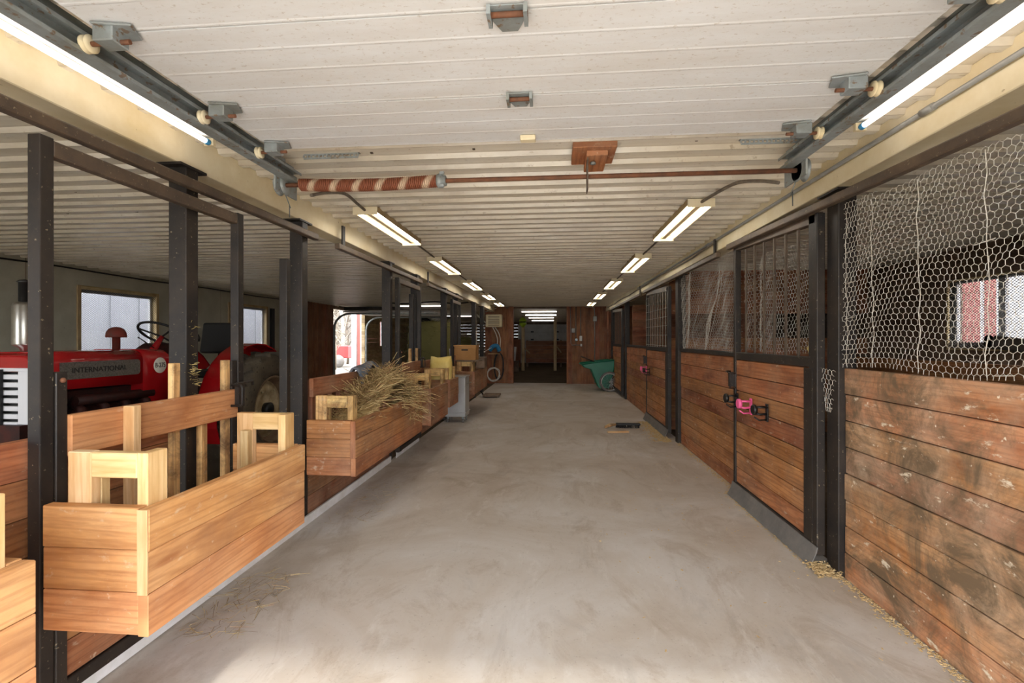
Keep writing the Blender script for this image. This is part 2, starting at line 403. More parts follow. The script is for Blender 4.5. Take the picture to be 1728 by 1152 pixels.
# beams over the two stall fronts
struct(MB().box(-2.05, -1.90, -.5, 5.9, 2.30, CEIL).box(-2.05, -1.905, 5.9, 15.4, 2.30, CEIL).build('beam_left', 'cream', bevel=.004))
struct(MB().box(1.62, 1.78, -.5, 15.4, 2.285, 2.385).box(1.635, 1.78, -.5, 15.4, 2.385, CEIL).build('beam_right', 'cream', bevel=.004))
# left outer wall: plywood sheets, then red boards, door opening, then tan boards; windows cut
def wall_x(mb, x0, x1, y0, y1, z0, z1, holes):
    ys = sorted(set([y0, y1] + [h[0] for h in holes] + [h[1] for h in holes]))
    for a, b in zip(ys, ys[1:]):
        hs = [h for h in holes if h[0] <= a + 1e-6 and h[1] >= b - 1e-6]
        if not hs: mb.box(x0, x1, a, b, z0, z1)
        for h in hs:
            if h[2] > z0: mb.box(x0, x1, a, b, z0, h[2])
            if h[3] < z1: mb.box(x0, x1, a, b, h[3], z1)
LW = [(6.40, 7.72, 1.20, 2.13), (9.62, 10.90, 1.17, 2.13)]
mb = MB(); wall_x(mb, XL - .12, XL, -.55, 12.7, -.1, CEIL, LW); struct(mb.build('wall_left', 'ply'))
mb = MB()
for y in (.8, 2.02, 3.24, 4.46, 5.68, 8.12, 9.34, 11.56): mb.box(XL - .001, XL + .0015, y - .003, y + .003, 0, CEIL)
struct(mb.build('trim_left_sheet_joints', 'olddark'))
mb = MB(); vplanks_x(mb, XL - .12, XL + .01, 12.7, 14.4, -.1, CEIL, .19); struct(mb.build('wall_left_boards', 'redboard'))
LW2 = [(18.4, 19.25, 1.1, 2.15), (26.6, 28.2, 1.3, 2.2)]
mb = MB(); z = -.1
while z < CEIL - .02:
    wall_x(mb, XL - .12, XL + rr(0, .008), 16.9, YB, z, min(z + .137, CEIL), [h for h in LW2 if h[2] < z + .07 < h[3]]); z += .14
struct(mb.build('wall_left_siding', 'tanboard'))
struct(MB().box(XL - .12, XL, 14.4, 16.9, 2.36, CEIL).build('wall_left_header', 'olddark'))
def windowx(idx, x, side, y0, y1, z0, z1, mull, frame='tanboard', w=.055, sw=.04):
    """window in a wall across X; side=+1 room lies to +x of it"""
    f = MB()
    xa, xb = (x - .11, x + .022) if side > 0 else (x - .022, x + .11)
    f.box(xa, xb, y0 - w, y0, z0 - w, z1 + w).box(xa, xb, y1, y1 + w, z0 - w, z1 + w)
    f.box(xa, xb, y0, y1, z1, z1 + w).box(xa, xb, y0, y1, z0 - w, z0)
    fo = struct(f.build('window_%d' % idx, frame, bevel=.003))
    s = MB(); xc = x - side * .085
    for q in mull:
        yy = y0 + (y1 - y0) * q; s.box(xc - .02, xc + .02, yy - .04, yy + .04, z0, z1)
    s.box(xc - .02, xc + .02, y0, y0 + sw, z0, z1).box(xc - .02, xc + .02, y1 - sw, y1, z0, z1)
    s.box(xc - .02, xc + .02, y0 + sw, y1 - sw, z0, z0 + sw).box(xc - .02, xc + .02, y0 + sw, y1 - sw, z1 - sw, z1)
    s.build('window_sash', 'white_trim', fo)
    MB().box(xc - .003, xc + .003, y0 + .04, y1 - .04, z0 + .04, z1 - .04).build('window_pane', 'glass', fo)
    return fo
def screen(x, y0, y1, z0, z1, parent, px=.042, pz=.030, r=.0036):
    """expanded diamond wire in front of a window"""
    m = MB(); k = pz / px; H_ = z1 - z0; L = H_ / k; s_ = y0 - L
    while s_ < y1:
        for sg in (1, -1):
            a, b = s_, s_ + L; za, zb = (z0, z1) if sg > 0 else (z1, z0)
            pa, pb = max(a, y0), min(b, y1)
            if pb > pa:
                f = lambda q: za + (zb - za) * (q - a) / L
                m.wire((x, pa, f(pa)), (x, pb, f(pb)), r)
        s_ += px
    return m.build('window_screen', 'screen', parent)
w1 = windowx(1, XL, 1, *LW[0], ()); screen(XL + .012, *LW[0], w1)
w2 = windowx(2, XL, 1, *LW[1], ()); screen(XL + .012, *LW[1], w2)
windowx(3, XL, 1, *LW2[0], (.5,)); windowx(4, XL, 1, *LW2[1], (.5,))
# right outer wall with its window
RW = [(4.2, 6.2, 1.30, 2.08)]
mb = MB(); z = -.1
while z < CEIL - .02:
    wall_x(mb, XR, XR + .12, -.55, 7.75, z, min(z + .182, CEIL), [h for h in RW if h[2] <= z + .09 <= h[3]]); z += .184
wall_x(mb, XR + .1, XR + .14, -.55, YB, -.1, CEIL, RW)
struct(mb.build('wall_right', 'olddark'))
w5 = windowx(5, XR, -1, *RW[0], (.70,), 'tanboard', .02, .02); screen(XR - .024, *RW[0], w5)
# partitions of the right-hand stalls
mb = MB(); planks_y(mb, 7.72, 7.78, 1.80, XR, .0, 1.43, 8); planks_y(mb, 7.72, 7.78, 1.80, XR, 1.80, CEIL, 4)
struct(mb.build('partition_right', 'plank'))
mb = MB(); planks_y(mb, 11.3, 11.36, 1.80, XR, .0, 2.2, 13); struct(mb.build('partition_right_far', 'redboard'))
mb = MB(); planks_x(mb, 3.3, 3.36, 7.8, 15.4, 0, CEIL, 14); struct(mb.build('partition_right_inner', 'redboard'))
# far wall of the aisle, in two pieces either side of the passage
mb = MB(); vplanks_y(mb, 15.50, 15.62, .43, 3.3, -.05, CEIL, .145); struct(mb.build('wall_far_right', 'redboard'))
mb = MB(); vplanks_y(mb, 15.50, 15.62, -2.22, -1.32, -.05, CEIL, .22); struct(mb.build('wall_far_left', 'redboard'))
struct(MB().box(.40, .45, 15.42, 15.68, 0, CEIL).build('trim_passage_right', 'plank'))
struct(MB().box(-1.46, -1.30, 15.40, 15.68, 0, CEIL).build('trim_passage_left', 'redboard', bevel=.004))
mb = MB().box(-2.2, .4, 15.5, 15.6, 2.40, CEIL); struct(mb.build('beam_passage', 'olddark'))
# back wall of the barn
mb = MB(); planks_y(mb, YB, YB + .1, XL, XR, -.1, CEIL, 14); struct(mb.build('wall_back', 'olddark'))
mb = MB(); planks_x(mb, -2.25, -2.19, 15.7, 24.8, 0, .95, 6); struct(mb.build('partition_back_left', 'olddark'))
mb = MB(); planks_x(mb, 2.2, 2.28, 15.7, YB, 0, CEIL, 13); struct(mb.build('partition_back_right', 'olddark'))
# front wall round the open doorway behind the camera; second opening added to light the pen
struct(MB().box(XL - .1, -5.6, -.67, -.55, -.1, CEIL).box(-4.2, -1.50, -.67, -.55, -.1, CEIL).box(1.24, XR + .1, -.67, -.55, -.1, CEIL).box(-5.6, -4.2, -.67, -.55, 2.22, CEIL).box(-1.50, 1.24, -.67, -.55, 2.22, CEIL).build('wall_front', 'ply'))

# ------------------------------------------------------------------ steel posts of the stall fronts
def post(x0, x1, y0, y1, z1, label, plate=True, group='steel posts of the left stall fronts'):
    t = thing('steel_post', label, 'post', ((x0 + x1) / 2, (y0 + y1) / 2, 0), group)
    MB().box(x0, x1, y0, y1, 0, z1).build('tube', 'steel', t, bevel=.006, seg=2)
    if plate: MB().box(x0 - .03, x1 + .01, y0 - .05, y1 + .05, z1 - .012, z1).build('top_plate', 'steel', t)
    return t
LP = [(2.334, 'thick black steel post straight behind the nearest sliding gate, hay stuck to it'),
      (3.482, 'thick black steel post between the pine-framed near trough and the hay-filled trough'),
      (5.437, 'black steel post rising behind the heap of hay'),
      (6.557, 'black steel post just before the yellow sack, wider of its pair'),
      (8.329, 'black steel post just past the yellow sack'),
      (9.30, 'black steel post behind the cardboard box, left of it'),
      (11.5, 'slim black post above the cardboard box'),
      (12.83, 'last black post before the far wall with the heater')]
for i, (y, lb) in enumerate(LP): post(-1.985, -1.885, y, y + .085, 2.30, lb)
for y, z, lb in ((3.30, 1.98, 'short dark steel stub post hugging the left of the second thick post'), (6.40, 2.02, 'short dark stub post hugging the post beside the yellow sack')):
    t = post(-1.96, -1.90, y, y + .05, z, lb, False)
RPs = [(3.00, 3.12, 'black steel post at the end of the worn plank wall with torn chicken wire'),
       (6.70, 6.84, 'black steel post between the two mesh-covered stalls on the right'),
       (11.55, 11.68, 'black steel post past the open-topped far right stall'),
       (14.3, 14.42, 'dark end post beside the green cart')]
for y0, y1, lb in RPs: post(1.665, 1.77, y0, y1, 2.285, lb, group='steel posts of the right stall fronts')

# ------------------------------------------------------------------ sliding gates with feed slats on the left
def gate(y0, y1, label, slats=True, near=False):
    t = thing('sliding_gate', label, 'gate', (-1.845, (y0 + y1) / 2, 0), 'sliding gates along the left side')
    for a in (y0, y1 - .05): MB().box(-1.87, -1.82, a, a + .05, .07, 2.135).build('stile', 'steel', t, bevel=.004, seg=2)
    MB().box(-1.868, -1.822, y0 + .05, y1 - .05, 2.07, 2.128).build('top_rail', 'rustysteel', t, bevel=.004)
    MB().box(-1.868, -1.822, y0 + .05, y1 - .05, .07, .125).build('bottom_rail', 'steel', t, bevel=.004)
    a = MB().box(-1.862, -1.815, y0 + .052, y0 + .095, .07, 1.28)
    o = a.build('side_channel', 'steel', t, bevel=.003)
    MB().lathe([(.010, 0), (.010, .006), (.006, .011), (.001, .012)], (-1.815, y0 + .074, 1.25), 'X', 10).build('bolt', 'rust', o)
    MB().box(-1.862, -1.828, y1 - .095, y1 - .052, .07, 1.28).build('side_channel', 'steel', t, bevel=.003)
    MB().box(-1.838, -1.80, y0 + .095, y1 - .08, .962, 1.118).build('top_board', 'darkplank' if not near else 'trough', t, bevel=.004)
    planks_x(MB(), -1.862, -1.828, y0 + .096, y1 - .096, .13, .40, 2).build('kick_board', 'plank', t)
    if slats:
        L = y1 - y0
        for q, z1 in ((.29, 1.122), (.575, 1.285), (.74, .97), (.90, 1.285)):
            if q < .4 and near: m = MB().box(-1.799, -1.75, y0 + L * q - .02, y0 + L * q + .02, .41, z1)
            else: m = MB().box(-1.872, -1.840, y0 + L * q - .022, y0 + L * q + .022, .41, z1)
            m.build('slat', 'pine' if q < .4 else 'dirtypine', t, bevel=.003)
    hl = MB(); yy = y1 - .13; z = 1.10
    hl.tube([(-1.80, yy - .01, z + .045), (-1.745, yy - .01, z + .045), (-1.735, yy - .01, z + .035), (-1.735, yy - .01, z - .06), (-1.745, yy - .01, z - .07), (-1.80, yy - .01, z - .07)], .007, 8)
    hl.tube([(-1.80, yy - .01, z + .045), (-1.79, yy + .10, z + .055), (-1.80, yy + .18, z + .055), (-1.80, yy + .185, z + .03)], .008, 8)
    hl.box(-1.80, -1.775, yy + .02, yy + .07, z - .08, z + .055); hl.build('latch', 'steel', t)
    MB().box(-1.857, -1.853, y0, y1, 0.006, .075).build('skirt', 'plastic_skirt', t)
    return t
gate(1.566, 2.70, 'nearest sliding gate, open black frame with pale slats and a reddish top board', near=True)
gate(5.56, 6.53, 'second sliding gate, past the hay-filled trough')
gate(8.60, 9.36, 'third sliding gate, in front of the cardboard box')
MB().box(-1.874, -1.858, -.3, 5.4, 0.002, .068).build('skirting_strip', 'plastic_skirt')
tag(bpy.data.objects['skirting_strip'], 'white plastic strip along the floor under the left troughs', 'strip')

def front(y0, y1, label, top=1.04, slatted=False, mat='plank'):
    t = thing('stall_barrier', label, 'stall wall', (-1.92, (y0 + y1) / 2, 0), 'fixed plank fronts of the left stalls')
    if slatted:
        MB().box(-1.885, -1.85, y0, y1, .955, 1.10).build('top_board', 'darkplank', t, bevel=.004)
        planks_x(MB(), -1.93, -1.892, y0, y1, .05, .62, 4).build('lower_boards', 'darkplank', t)
        n = int((y1 - y0) / .16)
        for i in range(n):
            y = y0 + .10 + i * .165
            if y < y1 - .08: MB().box(-1.925, -1.887, y - .04, y + .04, .625, 1.08).build('slat', 'redboard', t)
    else:
        planks_x(MB(), -1.93, -1.892, y0, y1, .05, top, 7).build('boards', mat, t)
    return t
front(-.4, 2.25, 'plain plank stall front behind the nearest troughs, left of the first gate')
front(3.58, 5.43, 'slatted plank stall front behind the hay-filled trough', slatted=True)
front(6.66, 8.32, 'slatted plank stall front behind the yellow sack', slatted=True)
front(9.42, 11.48, 'slatted plank stall front behind the cardboard box', slatted=True)

# ------------------------------------------------------------------ feed troughs
def trough(y0, y1, xb, xf, z0, z1, label, mat='trough', frames=(1, 1), pine='pine', fz=1.01):
    t = thing('feed_trough', label, 'feed trough', ((xb + xf) / 2, (y0 + y1) / 2, z0), 'wooden feed troughs along the left side')
    th = .038
    planks_x(MB(), xf - th, xf, y0, y1, z0, z1, 3, .002).build('front_panel', mat, t, bevel=.003)
    for a in (y0 + .001, y1 - th - .001): planks_y(MB(), a, a + th, xb, xf - th - .001, z0 + .004, z1 + .004, 3, .002).build('end_panel', mat, t, bevel=.003)
    MB().box(xb, xf - th - .001, y0 + th + .002, y1 - th - .002, z0 + .01, z0 + .03).build('bottom_board', mat, t)
    MB().box(xf - th, xf - .001, y0 - .005, y0 - .0005, z0 + (z1 - z0) / 3, z1 - .001).build('corner_strip', 'pine' if pine == 'pine' else mat, t)
    planks_x(MB(), xb, xb + .018, y0 + th + .002, y1 - th - .002, z0 + .03, z0 + .24, 2).build('back_panel', 'darkplank', t)
    w = .088
    for k, y in ((0, y0 + th + .002), (1, y1 - 2 * th - .002)):
        if not frames[k]: continue
        m = MB(); xa, xc = xb + .05, xf - th - .002
        d = .038
        m.box(xa, xa + w, y, y + d, z0 + .032, fz); m.box(xc - .04, xc, y - (0 if k == 0 else .05), y + (.088 if k == 0 else d), z0 + .032, fz)
        m.box(xa + w + .001, xc - .041, y, y + d, fz - w, fz - .001)
        m.box(xa + .045, xa + w, y + d + .001 if k == 0 else y - .039, y + 2 * d if k == 0 else y - .001, z0 + .032, fz - w)
        m.build('end_frame', pine, t, bevel=.003)
    return t
trough(-.05, 1.155, -1.76, -1.35, .405, .825, 'orange-brown feed trough cut by the left edge of the photo', frames=(0, 1))
trough(1.505, 2.525, -1.74, -1.35, .403, .832, 'nearest whole feed trough, empty, clean orange boards and pale pine end frames')
trough(3.41, 5.20, -1.815, -1.44, .40, .805, 'feed trough heaped with hay', 'plank', pine='dirtypine', fz=.985)
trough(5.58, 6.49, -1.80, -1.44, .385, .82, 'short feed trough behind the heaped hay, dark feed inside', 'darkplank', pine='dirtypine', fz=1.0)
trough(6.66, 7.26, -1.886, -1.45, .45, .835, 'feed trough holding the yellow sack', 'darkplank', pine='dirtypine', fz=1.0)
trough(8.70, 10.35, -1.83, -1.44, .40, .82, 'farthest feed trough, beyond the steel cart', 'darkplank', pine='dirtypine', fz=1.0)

# ------------------------------------------------------------------ hay
def strands(mb, n, fn, L=(.1, .3), r=(.0012, .0025), up=.3, seg=3):
    for _ in range(n):
        p = Vector(fn()); a = rr(0, 2 * PI); d = Vector((math.cos(a), math.sin(a), rr(-.4, up + .4))).normalized(); l = rr(*L); q = rr(*r)
        c = Vector((rr(-1, 1), rr(-1, 1), rr(-1, .6))) * .5
        pts = []
        for k in range(seg + 1):
            pts.append(tuple(p)); p = p + d * (l / seg); d = (d + c * .35).normalized()
        for k in range(seg): mb.wire(pts[k], pts[k + 1], q)
def hm(x, y):   # hay surface height inside the trough
    cy = (y - 4.62) / (.62 if y > 4.62 else .98); cx = (x + 1.62) / .30
    return max(.66, .70 + .37 * max(0, 1 - cy * cy) ** .8 * max(0, 1 - cx * cx) + .04 * math.sin(7 * y + 3 * x))
mb = MB(); nx, ny = 8, 26; b = len(mb.v)
for i in range(nx + 1):
    for j in range(ny + 1):
        x = -1.78 + .29 * i / nx; y = 3.56 + 1.58 * j / ny
        mb.v.append((x, y, hm(x, y) - .04 + rr(-.015, .015)))
for i in range(nx):
    for j in range(ny): q = b + i * (ny + 1) + j; mb.face([q, q + ny + 1, q + ny + 2, q + 1], None, True)
def fh():
    x, y = rr(-1.79, -1.50), rr(3.62, 5.12); return (x, y, hm(x, y) - .03 + rr(-.04, .02))
strands(mb, 1500, fh, (.06, .16), (.0012, .0026), .15)
strands(mb, 700, lambda: (lambda p: (p[0], max(p[1], 4.0), hm(p[0], max(p[1], 4.0))))(fh()), (.12, .26), (.0013, .0028), .5)
def fh2():
    y = rr(4.45, 5.2); return (rr(-1.54, -1.42), y, rr(.78, .95))
strands(mb, 260, fh2, (.10, .26), (.0012, .0022), -.3)
def fh3():
    y = rr(4.6, 5.15); return (-1.43 + rr(0, .04), y, rr(.62, .84))
strands(mb, 110, fh3, (.08, .2), (.0012, .0022), -.8)
tag(mb.build('hay', 'hay'), 'heap of loose hay in the feed trough', 'hay', None, 'stuff')
def wisps(fn, n, label, L=(.04, .13), mat='hay', r=(.0007, .0013)):
    mb = MB(); strands(mb, n, fn, L, r, -.35, 2)
    for i, v in enumerate(mb.v): mb.v[i] = (v[0], v[1], max(v[2], .003))
    return tag(mb.build('hay_wisps', mat), label, 'hay', None, 'stuff')
wisps(lambda: (rr(-1.80, -1.50) , rr(2.15, 2.75), rr(.004, .02)), 170, 'wisps of hay on the floor under the nearest trough')
wisps(lambda: (rr(-1.75, -1.40), rr(3.5, 4.6), rr(.004, .02)), 90, 'wisps of hay on the floor under the heaped trough')
def fp():
    return (-1.882 + rr(0, .006), rr(2.345, 2.405), rr(1.10, 1.28))
mb = MB(); strands(mb, 40, fp, (.015, .05), (.0006, .0011), .0); strands(mb, 26, lambda: (-1.878, rr(2.35, 2.41), rr(1.2, 1.5)), (.015, .035), (.0006, .001), .0)
tag(mb.build('hay_wisps', 'hay2'), 'hay stuck to the thick post behind the nearest gate', 'hay', None, 'stuff')

# ------------------------------------------------------------------ right stall fronts
def rwall(y0, y1, z1, n, label, mat, rail=False):
    t = thing('stall_barrier', label, 'stall wall', (1.72, (y0 + y1) / 2, 0), 'fixed plank fronts of the right stalls')
    planks_x(MB(), 1.70, 1.738, y0, y1, .0, z1 if not rail else z1 - .05, n, .005, .004).build('boards', mat, t, bevel=.003)
    if rail: MB().box(1.69, 1.745, y0, y1, z1 - .045, z1).build('top_rail', 'steel', t, bevel=.003)
    return t
rwall(-.4, 2.995, 1.235, 8, 'worn and stained plank stall wall nearest on the right', 'wornplank')
rwall(4.56, 6.68, 1.285, 8, 'plank stall wall between the pink-hooked door and the next post', 'plank', True)
rwall(8.72, 11.54, 1.285, 8, 'plank stall wall under the open dark stall', 'plank', True)
def rdoor(y0, y1, zt, label, nb, rubber, grid=False):
    """sliding stall door hung in front of the right wall: y1 far end"""
    t = thing('stall_gate', label, 'stall door', (1.645, (y0 + y1) / 2, 0), 'sliding stall doors on the right', 'thing')
    x0, x1 = 1.615, 1.665
    MB().box(x0, x1, y0, y0 + .10, .07, zt - .06).build('stile', 'steel', t, bevel=.005, seg=2)
    MB().box(x0, x1, y1 - .05, y1, .07, zt).build('stile', 'steel', t, bevel=.004, seg=2)
    MB().bar((1.64, y0 + .02, zt - .085), (1.64, y1, zt - .012), .05, .07).build('top_rail', 'rustysteel', t, bevel=.004)
    MB().box(x0 + .002, x1 - .002, y0 + .10, y1 - .05, 1.225, 1.29).build('mid_rail', 'steel', t, bevel=.004)
    MB().box(x0 + .002, x1 - .002, y0 + .10, y1 - .05, .07, .13).build('bottom_rail', 'steel', t, bevel=.004)
    MB().box(x0 - .004, x0 + .001, y0 + .05, y0 + .15, .13, 1.22).build('stile_plate', 'steel', t)
    planks_x(MB(), x0 + .008, x1 - .008, y0 + .101, y1 - .051, .132, 1.222, 8, .006, .003).build('boards', 'plank', t, bevel=.003)
    for i in range(nb):
        y = y0 + .1 + (y1 - y0 - .15) * (i + 1) / (nb + 1)
        MB().box(1.633, 1.647, y - .009, y + .009, 1.288, zt - .07).build('bar', 'rustysteel', t)
    if rubber:
        m = MB(); b = len(m.v)
        for y, z in ((y0 - .02, 0.012), (y1, .006)):
            for k in range(4): m.v.append((1.612 - .045 * (k / 3) ** 1.5, y, .125 - (.125 - z) * k / 3))
            for k in range(4): m.v.append((1.605 - .045 * (k / 3) ** 1.5, y, .125 - (.125 - z) * k / 3))
        m.face([0, 1, 2, 3, 7, 6, 5, 4]); m.face([8, 12, 13, 14, 15, 11, 10, 9])
        for k in range(3): m.face([k, 8 + k, 9 + k, 1 + k]); m.face([4 + k, 5 + k, 13 + k, 12 + k])
        m.face([3, 11, 15, 7]); m.face([0, 4, 12, 8])
        m.build('rubber_sweep', 'rubber', t)
    if grid:
        m = MB(); n = 9
        for i in range(n):
            y = y0 + .12 + (y1 - y0 - .18) * i / (n - 1); m.wire((1.608, y, 1.29), (1.608, y, 2.12), .0022)
        for i in range(7):
            z = 1.31 + .79 * (i / 6) ** .9; m.wire((1.608, y0 + .02, z), (1.608, y1 - .02, z + .01), .0022)
        m.build('wire_grid', 'zinc', t)
    h = MB(); z = 1.10
    h.tube([(1.612, y1 - .06, z), (1.565, y1 - .06, z), (1.565, y1 - .06, z - .13), (1.612, y1 - .06, z - .13)], .006, 8)
    h.tube([(1.565, y1 - .06, z), (1.57, y1 + .05, z + .012), (1.61, y1 + .06, z + .012)], .007, 8).box(1.57, 1.614, y1 - .05, y1, z - .12, z + .01)
    h.build('latch', 'steel', t)
    return t
dA = rdoor(3.135, 4.53, 2.245, 'right stall door with vertical bars, chicken wire and a pink rack on it', 6, True)
dB = rdoor(7.05, 8.70, 2.22, 'second right stall door with a square wire grid over its bars', 8, True, True)
dC = rdoor(11.75, 13.6, 2.20, 'farthest right stall door, beside the green cart', 6, False)

# ------------------------------------------------------------------ chicken wire
def hexnet(y0, y1, z0, z1fn, x, label, a=.034, b=.028, amp=.02, seed=1, r=.00115, fold=None, extra=None):
    m = MB(); random.seed(seed); ph = [rr(0, 6) for _ in range(6)]
    def P3(s, h):
        yy = y0 + s; zz = z0 + h
        dx = amp * (math.sin(s * 5.1 + ph[0] + h * 1.4) + .6 * math.sin(s * 11 + ph[1] - h * 3)) + .004 * math.sin(h * 40 + s * 31)
        dy = .012 * math.sin(h * 6 + ph[2] + 2 * s) + .006 * math.sin(h * 17 + s * 13 + ph[3]); dz = .012 * math.sin(s * 7 + ph[4] + h * 3)
        if fold: dx2, dy2 = fold(s, h); dx += dx2; dy += dy2
        return (x + dx, yy + dy, zz + dz)
    S = y1 - y0; rows = int((max(z1fn(y0), z1fn(y1)) - z0) / b) + 1; cols = int(S / a) + 1
    h1 = b * .66; h2 = b * .34
    for i in range(rows):
        for j in range(cols):
            cs = j * a + (i % 2) * a / 2; ch = i * b + h2
            if cs > S - a / 2 or z0 + ch + h1 > z1fn(y0 + cs): continue
            T = P3(cs, ch + h1); RU = P3(cs + a / 2, ch + h2); RD = P3(cs + a / 2, ch - h2); LU = P3(cs - a / 2, ch + h2)
            m.wire(RU, RD, r * 1.25); m.wire(T, RU, r); m.wire(T, LU, r)
    if extra:
        for seq in extra:
            for p, q in zip(seq, seq[1:]): m.wire(p, q, .0019)
    random.seed(seed * 77 + 5)
    return tag(m.build('chicken_wire', 'zinc'), label, 'wire netting')
top = lambda y: 2.165 + (y - 1.8) * .033
def seam(y): return [(1.70 + .006 * math.sin(9 * k + y), y + .008 * math.sin(.7 * k + y), 1.25 + k * .09) for k in range(int((top(y) - 1.25) / .09) + 1)]
ties = [[(1.685, y, z), (1.68, y - .10, z + .008)] for y, z in ((2.02, 1.26), (2.10, 1.78), (2.0, 1.95), (2.98, 1.34), (2.97, 1.52), (2.97, 1.72), (2.97, 1.90))]
hexnet(1.2, 3.13, 1.243, top, 1.70, 'chicken wire stretched over the worn plank wall nearest on the right', seed=3, amp=.010, extra=[seam(2.06), seam(2.98), seam(2.42), seam(2.75)] + ties)
torn = hexnet(3.0, 3.12, .98, lambda y: 1.24, 1.648, 'torn strip of chicken wire dangling on the near right post', seed=5, amp=.008, fold=lambda s, h: (0, (.06 - s) * max(0, (.16 - h)) * 4.5))
def fA(s, h):
    return (.05 * math.exp(-((s - .98) / .07) ** 2), .06 * math.sin(3 * h) * math.exp(-((s - .95) / .2) ** 2))
hexnet(3.26, 4.47, 1.295, lambda y: 2.09, 1.690, 'chicken wire behind the bars of the door with the pink rack', seed=8, amp=.016, fold=fA)
def fB(s, h):
    f = math.exp(-((s - .55 - .75 * max(0, .55 - h)) / .10) ** 2); g = math.exp(-((s - 1.55 + .2 * h) / .12) ** 2)
    return (-.05 * f - .05 * g, .07 * f * math.sin(6 * h))
hexnet(4.58, 6.70, 1.288, lambda y: 2.26 - (y - 4.6) * .01, 1.70, 'crumpled chicken wire over the stall wall between door and post', seed=11, amp=.018, fold=fB,
       extra=[[(1.66, 4.95 + .5 * (1 - k / 9) ** 2 * (1 if k < 6 else .6), 1.33 + k * .1) for k in range(9)], [(1.67, 5.9 + .12 * math.sin(k * .6), 1.32 + k * .06) for k in range(9)]])
random.seed(21)

# bridle racks hooked over the door
def rack(y, z, mat, label):
    t = thing('bridle_rack', label, 'bridle rack', (1.612, y, z), 'bridle racks on the right stall doors')
    c = MB()
    c.lathe([(.034, 0), (.040, .004), (.040, .022), (.030, .03), (.012, .03)], (1.5, y, z), 'X', 16)
    o = c.build('front_disc', mat, t)
    MB().box(1.602, 1.612, y - .02, y + .02, z - .09, z + .045).build('back_plate', mat, t, bevel=.003)
    a = MB(); 
    for dy in (-.028, .028): a.tube([(1.604, y + dy, z + .02), (1.525, y + dy, z + .02)], .006, 6)
    a.tube([(1.604, y, z - .03), (1.56, y, z - .036), (1.52, y, z - .028)], .009, 6)
    a.tube([(1.604, y, z - .075), (1.55, y, z - .08), (1.515, y, z - .055)], .006, 6)
    a.build('arm', mat, t); return t
rack(4.42, .885, 'black', 'black bridle rack on the door edge, left of the pink one')
rack(4.12, .875, 'pink', 'bright pink bridle rack on the right stall door')
rack(3.82, .868, 'black', 'black bridle rack right of the pink one')
rack(8.62, .90, 'pink', 'small pink bridle rack on the second right stall door')
rack(8.36, .88, 'black', 'black bridle rack beside the small pink one on the second door')
rack(13.5, .90, 'rust', 'dark red bridle rack on the farthest right door')

# ------------------------------------------------------------------ door track pipes under the beams
def pipe(p0, p1, label, r=.024, brk=()):
    t = thing('track_pipe', label, 'track', (p0[0], (p0[1] + p1[1]) / 2, min(p0[2], p1[2])), 'sliding door tracks under the beams')
    MB().bar(p0, p1, .046, .05).build('rail', 'rustysteel', t, bevel=.008, seg=2)
    for y in brk:
        f = (y - p0[1]) / (p1[1] - p0[1]); z = p0[2] + (p1[2] - p0[2]) * f; sx = 1 if p0[0] > 0 else -1
        MB().box(p0[0] + sx * .0, p0[0] + sx * .014, y - .025, y + .025, z + .02, 2.40 if y > 3.9 else z + .09).build('bracket', 'steel', t)
    return t
pipe((-1.845, -.3, 2.19), (-1.845, 3.62, 2.195), 'dark track rail over the nearest gate, under the left beam')
pipe((-1.845, 3.98, 2.20), (-1.845, 6.60, 2.205), 'dark track rail starting over the hay, under the left beam', brk=(4.12,))
pipe((-1.845, 6.95, 2.21), (-1.845, 9.6, 2.215), 'dark track rail beyond the yellow sack, under the left beam', brk=(7.0,))
pipe((1.59, -.3, 2.11), (1.59, 4.58, 2.245), 'long dark track rail over the chicken wire, under the right beam')
pipe((1.59, 4.85, 2.225), (1.59, 8.75, 2.245), 'dark track rail over the second right stall door', brk=(4.98,))
pipe((1.59, 9.1, 2.235), (1.59, 13.7, 2.25), 'farthest dark track rail under the right beam', brk=(9.2,))
# conduit along the right beam
t = thing('conduit', 'grey electrical conduit running along the cream right beam', 'pipe', (1.6, 5, 2.39))
MB().tube([(1.607, -.3, 2.392), (1.607, 9.5, 2.392)], .012, 8).build('pipe', 'conduit', t)
for y in (2.2, 5.2): MB().tube([(1.607, y, 2.392), (1.607, y + .07, 2.392)], .017, 8).build('coupling', 'conduit', t)
tag(MB().tube([(1.595 + .012 * math.sin(k * 1.3), 5 + k * .8, 2.37 - .02 * abs(math.sin(k * 1.1))) for k in range(13)], .009, 6).build('cable', 'cable_dark'), 'dark cable sagging along the right beam', 'cable')

